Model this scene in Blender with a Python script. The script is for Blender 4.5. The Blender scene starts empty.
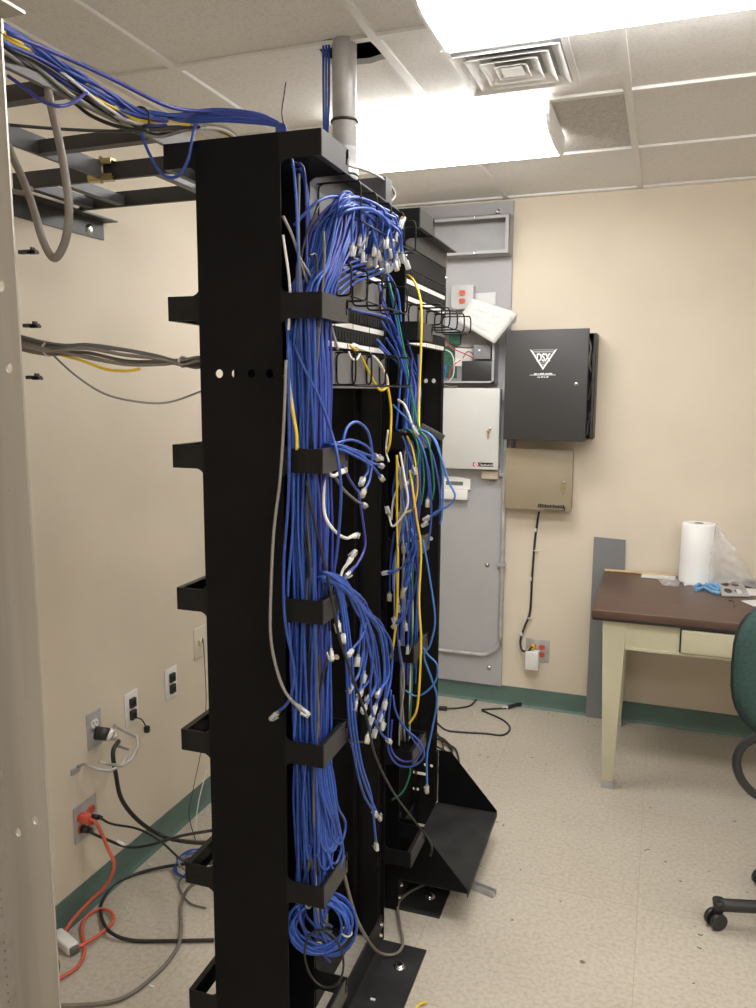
import bpy, bmesh, math, random
from mathutils import Vector as V, Matrix
import numpy as np
random.seed(7)
PI = math.pi
col = bpy.context.scene.collection
sc = bpy.context.scene

# ---------------------------------------------------------------- camera
CF, YAW, PIT, ROL, CH = 787.9, .3461, .1425, .0030, 1.62
cf = V((-math.sin(YAW)*math.cos(PIT), math.cos(YAW)*math.cos(PIT), -math.sin(PIT)))
cr = V((math.cos(YAW), math.sin(YAW), 0)); cu = cr.cross(cf)
r2 = math.cos(ROL)*cr + math.sin(ROL)*cu; u2 = -math.sin(ROL)*cr + math.cos(ROL)*cu
cam = bpy.data.cameras.new('camera'); camo = bpy.data.objects.new('camera', cam); col.objects.link(camo)
M3 = Matrix((r2, u2, -cf)).transposed()
camo.matrix_world = Matrix.Translation((0, 0, CH)) @ M3.to_4x4()
cam.sensor_fit = 'VERTICAL'; cam.sensor_height = 36; cam.lens = CF/1008*36; cam.clip_start = .02
sc.camera = camo
def at(px, py, X=None, Y=None, Z=None):
    """point of the room seen at a place in the photograph, on the plane X=, Y= or Z="""
    d = cf + r2*((px-378)/CF) - u2*((py-504)/CF)
    if X is not None: t = X/d.x
    elif Y is not None: t = Y/d.y
    else: t = (Z-CH)/d.z
    return V((0, 0, CH)) + d*t

# ---------------------------------------------------------------- materials
MATS = {}
def mat(name, c, rough=.5, metal=0, noise=0, nscale=20, bump=0, bscale=60, spec=.5, trans=0, emit=None, alpha=1, c2=None, stretch=None):
    m = bpy.data.materials.new(name); m.use_nodes = True; nt = m.node_tree; b = nt.nodes['Principled BSDF']
    b.inputs['Base Color'].default_value = (*c, 1); b.inputs['Roughness'].default_value = rough
    b.inputs['Metallic'].default_value = metal; b.inputs['Specular IOR Level'].default_value = spec
    b.inputs['Transmission Weight'].default_value = trans; b.inputs['Alpha'].default_value = alpha
    if emit: b.inputs['Emission Color'].default_value = (*emit[0], 1); b.inputs['Emission Strength'].default_value = emit[1]
    tc = nt.nodes.new('ShaderNodeTexCoord'); src = tc.outputs['Object']
    if stretch:
        mp = nt.nodes.new('ShaderNodeMapping'); mp.inputs['Scale'].default_value = stretch
        nt.links.new(src, mp.inputs['Vector']); src = mp.outputs['Vector']
    if noise or c2:
        n = nt.nodes.new('ShaderNodeTexNoise'); n.inputs['Scale'].default_value = nscale; n.inputs['Detail'].default_value = 6
        nt.links.new(src, n.inputs['Vector'])
        mx = nt.nodes.new('ShaderNodeMix'); mx.data_type = 'RGBA'
        cc = c2 or tuple(v*(1-noise) for v in c)
        mx.inputs['A'].default_value = (*c, 1); mx.inputs['B'].default_value = (*cc, 1)
        rp = nt.nodes.new('ShaderNodeMapRange'); rp.inputs['From Min'].default_value = .4; rp.inputs['From Max'].default_value = .65
        nt.links.new(n.outputs['Fac'], rp.inputs['Value']); nt.links.new(rp.outputs['Result'], mx.inputs['Factor'])
        nt.links.new(mx.outputs['Result'], b.inputs['Base Color'])
    if bump:
        n2 = nt.nodes.new('ShaderNodeTexNoise'); n2.inputs['Scale'].default_value = bscale; n2.inputs['Detail'].default_value = 4
        nt.links.new(src, n2.inputs['Vector'])
        bp = nt.nodes.new('ShaderNodeBump'); bp.inputs['Strength'].default_value = bump; bp.inputs['Distance'].default_value = .002
        nt.links.new(n2.outputs['Fac'], bp.inputs['Height']); nt.links.new(bp.outputs['Normal'], b.inputs['Normal'])
    MATS[name] = m
    return m
WALLC = (.68, .605, .49)
mat('wall_paint', WALLC, .75, noise=.05, nscale=3, bump=.25, bscale=120, spec=.25)
mat('green_vinyl', (.105, .175, .15), .5, noise=.15, nscale=8)
mat('black_steel', (.006, .006, .007), .38, noise=.3, nscale=40, bump=.1, bscale=300, spec=.28)
mat('black_plate', (.0045, .0045, .0055), .5, noise=.3, nscale=12, bump=.08, bscale=200, spec=.15)
mat('dusty_black', (.013, .013, .0135), .55, c2=(.026, .026, .026), nscale=9, spec=.35)
mat('charcoal', (.04, .039, .039), .5, bump=.1, bscale=300)
mat('grey_steel', (.14, .138, .135), .5, noise=.1, nscale=15)
mat('ladder_grey', (.06, .06, .062), .45, noise=.2, nscale=20)
mat('dark_bar', (.035, .034, .034), .5, noise=.2, nscale=20)
mat('panel_grey', (.36, .36, .365), .5, noise=.08, nscale=10)
mat('board_grey', (.40, .40, .41), .6, noise=.06, nscale=5)
mat('board_dark', (.20, .205, .21), .6, noise=.1, nscale=6)
mat('galv', (.52, .52, .52), .42, .35, noise=.25, nscale=14)
mat('aluminium', (.50, .475, .43), .42, .55, noise=.12, nscale=30, stretch=(1, 1, .05), bump=.05, bscale=200)
mat('alum_shaded', (.36, .33, .30), .5, .4, noise=.12, nscale=30)  # darker copy of aluminium: shade on the turned flange painted in
mat('chrome', (.75, .75, .75), .2, 1)
mat('brass', (.62, .5, .2), .35, .7)
mat('zinc_gold', (.45, .38, .18), .35, .8)
mat('white_plastic', (.78, .77, .74), .4)
mat('white_panel', (.57, .57, .55), .45, noise=.03, nscale=10)
mat('white_diffuser', (.8, .8, .8), .5)
mat('paper', (.66, .66, .65), .8, noise=.04, nscale=30)
mat('beige_panel', (.31, .258, .175), .5, noise=.05, nscale=10)
mat('cream', (.66, .60, .47), .45)
mat('cream_desk', (.53, .50, .35), .45, noise=.06, nscale=12)
mat('orange', (.60, .115, .065), .5)
mat('orange_plug', (.66, .115, .06), .45)
mat('blue', (.028, .078, .36), .42, noise=.25, nscale=60)
mat('blue_b', (.038, .11, .47), .4, noise=.2, nscale=60)
mat('blue_purple', (.036, .048, .29), .42)
mat('sky_blue', (.045, .17, .5), .4)
mat('green_c', (.01, .17, .10), .4)
mat('yellow_c', (.75, .52, .03), .4)
mat('white_c', (.72, .70, .66), .4)
mat('grey_c', (.27, .26, .245), .5)
mat('dgrey_c', (.13, .125, .12), .5)
mat('taupe_c', (.20, .175, .15), .5, noise=.15, nscale=30)
mat('black_c', (.015, .015, .016), .4)
mat('red_c', (.5, .03, .03), .4)
mat('clear', (.78, .80, .82), .14, trans=.5, spec=.6)
mat('clear_tie', (.7, .7, .68), .3, trans=.2)
mat('walnut', (.105, .06, .042), .4, c2=(.075, .042, .030), nscale=14, stretch=(.6, 9, 1), spec=.5)
mat('wood_strip', (.62, .45, .25), .6, noise=.2, nscale=20, stretch=(.5, 8, 8))
mat('green_fabric', (.045, .088, .080), .9, noise=.25, nscale=120, bump=.5, bscale=400, spec=.2)
mat('black_plastic', (.022, .022, .024), .45)
mat('pcb', (.03, .14, .09), .5, noise=.5, nscale=90)
mat('film', (.85, .86, .87), .2, alpha=.34, spec=.6)
mat('foam', (.86, .86, .85), .7, bump=.3, bscale=80)
mat('glove_blue', (.14, .34, .60), .6)
mat('mesh_port', (.016, .016, .016), .75, spec=.2)
mat('void_dark', (.06, .06, .065), .9)
mat('tbar', (.78, .77, .75), .5)
mat('tile_stain', (.62, .60, .57), .9, c2=(.50, .48, .45), nscale=110, bump=.8, bscale=90)
mat('gold_contact', (.6, .45, .15), .3, .8)
mat('lcd', (.13, .15, .14), .3)
mat('label_red', (.30, .05, .08), .5)
mat('white_ink', (.85, .85, .85), .6)
mat('grey_ink', (.30, .30, .30), .6)
mat('tube_glow', (1, 1, 1), .5, emit=((1, .98, .96), 11.0))

def nn(nt, t, **k):
    n = nt.nodes.new(t)
    for a, b in k.items(): setattr(n, a, b)
    return n
def floor_mat():
    m = mat('floor_vinyl', (.50, .44, .35), .38, spec=.4); nt = m.node_tree; b = nt.nodes['Principled BSDF']
    tc = nn(nt, 'ShaderNodeTexCoord')
    a = nn(nt, 'ShaderNodeTexNoise'); a.inputs['Scale'].default_value = 75; a.inputs['Detail'].default_value = 8
    c = nn(nt, 'ShaderNodeTexNoise'); c.inputs['Scale'].default_value = 2.2; c.inputs['Detail'].default_value = 3
    br = nn(nt, 'ShaderNodeTexBrick'); br.offset = 0
    br.inputs['Scale'].default_value = 1; br.inputs['Brick Width'].default_value = .61; br.inputs['Row Height'].default_value = .61
    br.inputs['Mortar Size'].default_value = .0012; br.inputs['Color1'].default_value = (1, 1, 1, 1); br.inputs['Color2'].default_value = (.97, .97, .97, 1)
    br.inputs['Mortar'].default_value = (.80, .78, .75, 1)
    sp = nn(nt, 'ShaderNodeTexNoise'); sp.inputs['Scale'].default_value = 26; sp.inputs['Detail'].default_value = 2
    for n in (a, c, br, sp): nt.links.new(tc.outputs['Object'], n.inputs['Vector'])
    r1 = nn(nt, 'ShaderNodeValToRGB'); e = r1.color_ramp.elements
    e[0].position = .34; e[0].color = (.445, .40, .325, 1); e[1].position = .60; e[1].color = (.535, .49, .41, 1)
    nt.links.new(a.outputs['Fac'], r1.inputs['Fac'])
    r2_ = nn(nt, 'ShaderNodeValToRGB'); e = r2_.color_ramp.elements
    e[0].position = .3; e[0].color = (.90, .89, .88, 1); e[1].position = .7; e[1].color = (1, 1, 1, 1)
    nt.links.new(c.outputs['Fac'], r2_.inputs['Fac'])
    r3 = nn(nt, 'ShaderNodeValToRGB'); e = r3.color_ramp.elements
    e[0].position = .235; e[0].color = (.35, .31, .27, 1); e[1].position = .27; e[1].color = (1, 1, 1, 1)
    nt.links.new(sp.outputs['Fac'], r3.inputs['Fac'])
    prev = r1.outputs['Color']
    for o in (r2_.outputs['Color'], br.outputs['Color'], r3.outputs['Color']):
        mx = nn(nt, 'ShaderNodeMix', data_type='RGBA', blend_type='MULTIPLY'); mx.inputs['Factor'].default_value = 1
        nt.links.new(prev, mx.inputs['A']); nt.links.new(o, mx.inputs['B']); prev = mx.outputs['Result']
    nt.links.new(prev, b.inputs['Base Color'])
floor_mat()
def ceil_mat():
    m = mat('ceiling_tile', (.66, .63, .57), .9, spec=.1); nt = m.node_tree; b = nt.nodes['Principled BSDF']
    tc = nn(nt, 'ShaderNodeTexCoord')
    a = nn(nt, 'ShaderNodeTexNoise'); a.inputs['Scale'].default_value = 130; a.inputs['Detail'].default_value = 4
    nt.links.new(tc.outputs['Object'], a.inputs['Vector'])
    r1 = nn(nt, 'ShaderNodeValToRGB'); e = r1.color_ramp.elements
    e[0].position = .38; e[0].color = (.76, .75, .73, 1); e[1].position = .5; e[1].color = (.83, .82, .80, 1)
    nt.links.new(a.outputs['Fac'], r1.inputs['Fac']); nt.links.new(r1.outputs['Color'], b.inputs['Base Color'])
    bp = nn(nt, 'ShaderNodeBump'); bp.inputs['Strength'].default_value = .2; bp.inputs['Distance'].default_value = .001
    nt.links.new(a.outputs['Fac'], bp.inputs['Height']); nt.links.new(bp.outputs['Normal'], b.inputs['Normal'])
ceil_mat()

# ---------------------------------------------------------------- mesh helpers
class MB:
    def __init__(s): s.bm = bmesh.new(); s.mats = []; s.cur = 0
    def m(s, name):
        if name not in s.mats: s.mats.append(name)
        s.cur = s.mats.index(name); return s
    def _f(s, f, smooth=False):
        f.material_index = s.cur; f.smooth = smooth
    def box(s, x0, x1, y0, y1, z0, z1, M=None):
        if x0 > x1: x0, x1 = x1, x0
        if y0 > y1: y0, y1 = y1, y0
        if z0 > z1: z0, z1 = z1, z0
        c = [V((x, y, z)) for x in (x0, x1) for y in (y0, y1) for z in (z0, z1)]
        if M: c = [M @ p for p in c]
        v = [s.bm.verts.new(p) for p in c]
        for q in ((0, 1, 3, 2), (4, 6, 7, 5), (0, 4, 5, 1), (2, 3, 7, 6), (0, 2, 6, 4), (1, 5, 7, 3)):
            s._f(s.bm.faces.new([v[i] for i in q]))
        return s
    def rbox(s, x0, x1, y0, y1, z0, z1, b=.003, seg=2, M=None):
        n0 = len(s.bm.faces); t = bmesh.new()
        mm = Matrix.Translation(((x0+x1)/2, (y0+y1)/2, (z0+z1)/2)) @ Matrix.Diagonal((abs(x1-x0), abs(y1-y0), abs(z1-z0), 1))
        bmesh.ops.create_cube(t, size=1, matrix=mm)
        bmesh.ops.bevel(t, geom=t.edges[:], offset=b, segments=seg, affect='EDGES', profile=.5)
        return s.merge(t, M, True)
    def merge(s, t, M=None, smooth=False):
        mp = {}
        for v in t.verts: mp[v] = s.bm.verts.new(M @ v.co if M else v.co)
        for f in t.faces:
            try: s._f(s.bm.faces.new([mp[v] for v in f.verts]), smooth)
            except ValueError: pass
        t.free(); return s
    def cyl(s, p0, p1, r, r1=None, seg=16, cap=True):
        p0, p1 = V(p0), V(p1); r1 = r if r1 is None else r1
        d = (p1-p0).normalized(); a = d.orthogonal().normalized(); b = d.cross(a)
        A = []; B = []
        for i in range(seg):
            t = 2*PI*i/seg; w = a*math.cos(t)+b*math.sin(t)
            A.append(s.bm.verts.new(p0+w*r)); B.append(s.bm.verts.new(p1+w*r1))
        for i in range(seg):
            j = (i+1) % seg; s._f(s.bm.faces.new((A[i], A[j], B[j], B[i])), True)
        if cap: s._f(s.bm.faces.new(A[::-1])); s._f(s.bm.faces.new(B))
        return s
    def lathe(s, prof, c, seg=24, axis='Z'):
        rings = []
        for (r, h) in prof:
            row = []
            for i in range(seg):
                t = 2*PI*i/seg
                p = V((r*math.cos(t), r*math.sin(t), h))
                if axis == 'Y': p = V((p.x, -p.z, p.y))
                if axis == 'X': p = V((p.z, p.y, -p.x))
                row.append(s.bm.verts.new(V(c)+p))
            rings.append(row)
        for a, b in zip(rings, rings[1:]):
            for i in range(seg):
                j = (i+1) % seg; s._f(s.bm.faces.new((a[i], a[j], b[j], b[i])), True)
        s._f(s.bm.faces.new(rings[0][::-1])); s._f(s.bm.faces.new(rings[-1]))
        return s
    def tube(s, pts, r, seg=8, n=6, smooth=True, closed=False):
        P = spline(pts, n, closed) if smooth else [V(p) for p in pts]
        N = len(P); rows = []; a = None
        for i in range(N):
            if closed: d = P[(i+1) % N]-P[i-1]
            else: d = P[min(i+1, N-1)]-P[max(i-1, 0)]
            if d.length < 1e-9: d = V((0, 0, 1))
            d.normalize()
            a = d.orthogonal().normalized() if a is None else (a-d*a.dot(d)).normalized()
            b = d.cross(a)
            rows.append([s.bm.verts.new(P[i]+(a*math.cos(2*PI*k/seg)+b*math.sin(2*PI*k/seg))*r) for k in range(seg)])
        for i in range(N if closed else N-1):
            A, B = rows[i], rows[(i+1) % N]
            for k in range(seg):
                l = (k+1) % seg
                s._f(s.bm.faces.new((A[k], A[l], B[l], B[k])), True)
        if not closed:
            s._f(s.bm.faces.new(rows[0][::-1])); s._f(s.bm.faces.new(rows[-1]))
        return s
    def prism(s, poly, d, smooth=False):
        """poly: list of 3D points (planar), d: extrusion vector"""
        A = [s.bm.verts.new(V(p)) for p in poly]; B = [s.bm.verts.new(V(p)+V(d)) for p in poly]
        s._f(s.bm.faces.new(A[::-1])); s._f(s.bm.faces.new(B))
        n = len(A)
        for i in range(n):
            j = (i+1) % n; s._f(s.bm.faces.new((A[i], A[j], B[j], B[i])), smooth)
        return s
    def plate(s, loops, th, M):
        """flat sheet with holes: loops of 2D points (first = outline), thickness th, placed by M"""
        cu_ = bpy.data.curves.new('tmp', 'CURVE'); cu_.dimensions = '2D'; cu_.fill_mode = 'BOTH'; cu_.extrude = th/2
        for lp in loops:
            sp = cu_.splines.new('POLY'); sp.points.add(len(lp)-1); sp.use_cyclic_u = True
            for i, p in enumerate(lp): sp.points[i].co = (p[0], p[1], 0, 1)
        o = bpy.data.objects.new('tmp', cu_); me = o.to_mesh()
        t = bmesh.new(); t.from_mesh(me); o.to_mesh_clear(); bpy.data.objects.remove(o); bpy.data.curves.remove(cu_)
        return s.merge(t, M)
    def text(s, body, size, M, th=.0004, align='CENTER', sx=1):
        cu_ = bpy.data.curves.new('tmp', 'FONT'); cu_.body = body; cu_.size = size; cu_.extrude = th; cu_.align_x = align; cu_.align_y = 'CENTER'; cu_.offset = size*.028
        o = bpy.data.objects.new('tmp', cu_); me = o.to_mesh()
        t = bmesh.new(); t.from_mesh(me); o.to_mesh_clear(); bpy.data.objects.remove(o); bpy.data.curves.remove(cu_)
        return s.merge(t, M @ Matrix.Diagonal((sx, 1, 1, 1)))
    def build(s, name, material=None, parent=None, origin=None, **tags):
        if material and not s.mats: s.mats = [material]
        bmesh.ops.recalc_face_normals(s.bm, faces=s.bm.faces[:])
        if origin is not None: bmesh.ops.translate(s.bm, verts=s.bm.verts[:], vec=-V(origin))
        me = bpy.data.meshes.new(name); s.bm.to_mesh(me); s.bm.free()
        for q in s.mats: me.materials.append(MATS[q])
        o = bpy.data.objects.new(name, me); col.objects.link(o)
        if origin is not None: o.location = origin
        if parent is not None:
            o.parent = parent
            o.location = (V(origin) if origin is not None else V((0, 0, 0))) - wloc(parent)
        tag(o, **tags)
        return o
def wloc(o):
    l = V((0, 0, 0))
    while o is not None: l += o.location; o = o.parent
    return l
def tag(o, label=None, cat=None, group=None, kind=None):
    if label: o['label'] = label
    if cat: o['category'] = cat
    if group: o['group'] = group
    if kind: o['kind'] = kind
    return o
def empty(name, loc, label, cat, group=None):
    o = bpy.data.objects.new(name, None); col.objects.link(o); o.location = loc; o.empty_display_size = .05
    return tag(o, label, cat, group)
def spline(pts, n=6, closed=False):
    P = [V(p) for p in pts]; out = []
    if len(P) == 2: return P
    N = len(P)
    if closed: Q = [P[-1]]+P+[P[0], P[1]]; seg = N
    else: Q = [P[0]*2-P[1]]+P+[P[-1]*2-P[-2]]; seg = N-1
    for i in range(seg):
        a, b, c, d = Q[i:i+4]
        for k in range(n):
            t = k/n
            out.append(.5*((2*b)+(c-a)*t+(2*a-5*b+4*c-d)*t*t+(3*b-a-3*c+d)*t**3))
    if not closed: out.append(P[-1])
    return out
def circ(cx, cy, r, n=14, ry=None):
    ry = ry or r
    return [(cx+r*math.cos(2*PI*i/n), cy+ry*math.sin(2*PI*i/n)) for i in range(n)]
def rect(x0, x1, y0, y1, r=0, n=4):
    if not r: return [(x0, y0), (x1, y0), (x1, y1), (x0, y1)]
    o = []
    for cx, cy, a in ((x1-r, y0+r, -PI/2), (x1-r, y1-r, 0), (x0+r, y1-r, PI/2), (x0+r, y0+r, PI)):
        o += [(cx+r*math.cos(a+PI/2*k/n), cy+r*math.sin(a+PI/2*k/n)) for k in range(n+1)]
    return o
def planeY(y):   # local (u,v) -> (X=u, Z=v) facing -Y
    return Matrix(((1, 0, 0, 0), (0, 0, -1, y), (0, 1, 0, 0), (0, 0, 0, 1)))
def planeXp(x):  # local (u,v) -> (Y=u, Z=v) facing +X
    return Matrix(((0, 0, 1, x), (1, 0, 0, 0), (0, 1, 0, 0), (0, 0, 0, 1)))

# ---------------------------------------------------------------- the room
XL, YB, H = -1.629, 3.93, 2.537
XR, YF = 2.3, -1.7
S = dict(kind='structure')
MB().box(XL-.1, XR+.1, YF-.1, YB+.1, -.1, 0).build('floor', 'floor_vinyl', **S)
MB().box(XL-.1, XL, YF-.1, YB+.1, 0, H+.35).build('wall_left', 'wall_paint', **S)
MB().box(XL, XR, YB, YB+.1, 0, H+.35).build('wall_back', 'wall_paint', **S)
MB().box(XR, XR+.1, YF-.1, YB+.1, 0, H+.35).build('wall_right', 'wall_paint', **S)
MB().box(XL, XR, YF-.1, YF, 0, H+.35).build('wall_front', 'wall_paint', **S)
def baseb(name, x0, x1, y0, y1, ax):
    b = MB()
    if ax == 'Y':   # runs along Y on the left wall; cove profile
        prof = [(0, 0), (.014, 0), (.006, .012), (.0035, .03), (.0035, .1), (0, .1)]
        b.prism([(x0+u, y0, v) for u, v in prof], (0, y1-y0, 0))
    else:
        prof = [(0, 0), (.014, 0), (.006, .012), (.0035, .03), (.0035, .1), (0, .1)]
        b.prism([(x0, y0-u, v) for u, v in prof], (x1-x0, 0, 0))
    b.build(name, 'green_vinyl', **S)
baseb('baseboard_left', XL, 0, YF, YB, 'Y')
baseb('baseboard_back', XL+.015, XR, YB, 0, 'X')
# ceiling with a hole broken for the conduit
gx = [-.765+.61*k for k in range(-2, 7)]; gx = [g for g in gx if XL < g < XR]
gy = [2.69+.61*k for k in range(-8, 3)]; gy = [g for g in gy if YF < g < YB]
hole = [at(p[0], p[1], Z=H) for p in ((312, 46), (330, 41), (352, 40.5), (367, 41), (388, 60), (370, 66), (345, 68), (325, 66))]
hole2 = [(p.x, p.y) for p in hole]
st = (-.758, -.163, 2.70, 3.29)
MB().plate([rect(XL, XR, YF, YB), hole2, rect(*st)], .016, Matrix.Translation((0, 0, H+.014))).build('ceiling', 'ceiling_tile', **S)
MB().box(XL-.1, XR+.1, YF-.1, YB+.1, H+.35, H+.4).build('trim_1', 'void_dark', **S)   # slab above the void
k = 2
for g in gx:
    b = MB()
    if abs(g+.765) < .01:
        b.box(g-.012, g+.012, YF, YB, H-.004, H+.03)
    else: b.box(g-.012, g+.012, YF, YB, H-.004, H+.03)
    b.build('trim_%d' % k, 'tbar', **S); k += 1
for g in gy:
    MB().box(XL, XR, g-.012, g+.012, H-.0035, H+.0055).build('trim_%d' % k, 'tbar', **S); k += 1
b = MB().box(XL, XL+.022, YF, YB, H-.004, H+.006).box(XL, XR, YB-.022, YB, H-.004, H+.006); b.build('trim_%d' % k, 'tbar', **S)
MB().box(st[0]+.006, st[1]-.003, st[2]+.006, st[3]-.016, H+.004, H+.02).build('ceiling_tile', 'tile_stain',
    label='grey-brown stained coarse ceiling tile beside the back light fixture', cat='ceiling tile')
# ---------------------------------------------------------------- lights
def fixture(name, x0, x1, y0, y1, z0, label, strength=None):
    t = empty(name, ((x0+x1)/2, (y0+y1)/2, H-.004), label, 'ceiling light', 'wraparound fluorescent ceiling lights')
    MB().box(x0+.01, x1-.01, y0+.05, y1-.05, H-.03, H-.005).build('housing', 'tbar', t)
    n = 10; w = (y1-y0)/2; cy = (y0+y1)/2; prof = []
    hgt = H-.008-z0
    for i in range(n+1):
        a = PI*i/n; c_, s_ = math.cos(a), math.sin(a)
        prof.append((cy-w*math.copysign(abs(c_)**.6, c_), H-.008-hgt*abs(s_)**.55))
    MB().prism([(x0+.012, y, z) for y, z in prof], (x1-x0-.024, 0, 0), True).build('lens', 'tube_glow', t)
    for xs in (x0, x1-.012):
        prof2 = [(cy+(y-cy)*1.02, H-.004-(H-.008-z)*1.03) for y, z in prof]
        MB().prism([(xs, y, z) for y, z in prof2], (.012, 0, 0)).build('end_cap', 'white_plastic', t)
    return t
fixture('ceiling_light', -.565, .66, 1.74, 2.10, H-.085, 'large bright ceiling light at the top edge, nearest the camera')
fixture('ceiling_light', -1.13, -.39, 2.66, 3.07, H-.09, 'bright ceiling light behind the galvanized conduit and rack tops')
fixture('ceiling_light', -.4, .82, -.75, -.4, H-.085, 'added fill light, an unseen ceiling fixture behind the camera')  # unseen fixture added to raise the general brightness
fixture('ceiling_light', .9, 2.1, .45, .80, H-.085, 'added fill light, an unseen ceiling fixture to the right of the camera')  # another unseen fixture, added as fill for the desk side
# ---------------------------------------------------------------- air diffuser
t = empty('air_diffuser', (-.455, 2.38, H-.004), 'white square four-way louvred ceiling air diffuser between the two lights', 'air vent')
b = MB()
cx, cy = -.452, 2.372; R0 = .148
for i in range(4):
    ro = R0*(1-.23*i); ri = ro-.030; z0 = H-.008-.0*i; z1 = H-.022
    # sloped square ring
    O = [(cx-ro, cy-ro), (cx+ro, cy-ro), (cx+ro, cy+ro), (cx-ro, cy+ro)]
    I = [(cx-ri, cy-ri), (cx+ri, cy-ri), (cx+ri, cy+ri), (cx-ri, cy+ri)]
    if i == 0: b.build('outer_frame', None) if False else None
    bb = MB()
    for q in range(4):
        w = (q+1) % 4
        pts = [(*O[q], z1), (*O[w], z1), (*I[w], z0+.004), (*I[q], z0+.004)]
        bb.prism(pts, (0, 0, .0015))
    bb.build('louvre', 'tbar', t)
b.bm.free()
MB().plate([rect(cx-.168, cx+.168, cy-.168, cy+.168), rect(cx-.149, cx+.149, cy-.149, cy+.149)], .004, Matrix.Translation((0, 0, H-.008))).build('outer_frame', 'tbar', t)
MB().box(cx-.149, cx+.149, cy-.149, cy+.149, H-.003, H-.001).build('back_plate', 'board_grey', t)
MB().box(cx-.03, cx+.03, cy-.03, cy+.03, H-.022, H-.018).build('centre_plate', 'tbar', t)

# ---------------------------------------------------------------- conduit through the ceiling
CX, CY = -.853, 2.09
b = MB().cyl((CX, CY, 2.15), (CX, CY, H+.3), .033, seg=28)
t = b.build('conduit_pipe', 'galv', label='tall galvanized steel conduit passing up through the ceiling above the racks', cat='conduit')
MB().cyl((CX, CY, 2.135), (CX, CY, 2.27), .0365, seg=28).build('coupling', 'galv', t)
MB().lathe([(.0375, -.003), (.0385, 0), (.0375, .003)], (CX, CY, 2.34), 28).build('band', 'black_c', t)
MB().lathe([(.038, -.003), (.039, 0), (.038, .003)], (CX, CY, 2.2), 28).build('band', 'black_c', t)

# ---------------------------------------------------------------- racks
RT = 2.087
A0, A1 = 1.365, 1.505      # near cable manager
R10, R11 = 1.505, 2.017    # near rack
B0, B1 = 2.017, 2.165      # far cable manager
R20, R21 = 2.165, 2.665    # far rack
XF = -.70
PX0, PX1 = -.868, -.690
RZ = [2.063, 1.778, 1.487, 1.19, .892, .583, .275]
RH = .0235
def bolt(parent, c, r=.008, axis='Z', m='chrome', name='bolt'):
    return MB().lathe([(r*1.5, 0), (r*1.5, .0015), (r, .0017), (r, .0055), (r*.7, .0065)], c, 12, axis).build(name, m, parent)
def manager(y0, y1, label, near):
    t = empty('cable_manager', ((PX0+PX1)/2, (y0+y1)/2, 0), label, 'cable manager', 'black vertical cable managers')
    g = .0012
    holes = []
    for hz in (1.652, .86 if not near else 1.652):
        for hx in ((-.826, -.791, -.756, -.717) if near else (-.84, -.80)):
            if (hx, hz) not in holes: holes.append((hx, hz))
    for nm, yy in (('near_plate', y0+.002), ('far_plate', y1-.0035)):
        lp = [rect(PX0, PX1, 0.002, RT, .006)]
        lp += [circ(hx, hz, .0085) for hx, hz in holes]
        MB().plate(lp, .003, planeY(yy)).build(nm, 'black_plate', t)
    MB().box((PX0+PX1)/2-.002, (PX0+PX1)/2+.002, y0+.004, y1-.006, .002, RT).build('centre_web', 'black_plate', t)
    for side in (1, -1):
        xe = PX1 if side > 0 else PX0
        xo = -.608 if side > 0 else -.937
        for i, z in enumerate(RZ):
            b = MB().m('black_steel')
            if side < 0 and i > 3: z -= .012
            def arm(yy):
                f = .012
                po = [(xe-side*.003, z-RH-f), (xe+side*.004, z-RH-.004), (xe+side*f, z-RH), (xo, z-RH), (xo, z+RH), (xe+side*f, z+RH), (xe+side*.004, z+RH+(.004 if i else 0)), (xe-side*.003, z+RH+(f if i else 0))]
                b.prism([(x, yy, q) for x, q in po], (0, .003, 0))
            arm(y0+.0005); arm(y1-.005)
            # front bar with a hooked slot near its far end
            lp = [(y0+.0005, z-RH), (y1-.002, z-RH), (y1-.002, z+RH*.2), (y1-.010, z+RH*.2), (y1-.010, z-RH*.35), (y1-.018, z-RH*.35), (y1-.018, z+RH*.55), (y1-.012, z+RH), (y0+.0005, z+RH)]
            b.m('charcoal' if side > 0 else 'black_steel')  # room-facing bars paler: light falling on them is put into the colour
            b.plate([lp], .003, planeXp(xo-side*.0015))
            b.m('black_steel')
            b.box(xo-side*.003, xo-side*.013, y0+.004, y1-.02, z+RH-.002, z+RH)
            b.box(xo-side*.003, xo-side*.013, y0+.004, y1-.02, z-RH, z-RH+.002)
            b.build('cable_ring', None, t)
    return t
manA = manager(A0, A1, 'black vertical cable manager nearest the camera, with a broad side plate and rings', True)
manB = manager(B0, B1, 'black vertical cable manager between the two racks, holding coloured cables', False)

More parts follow.
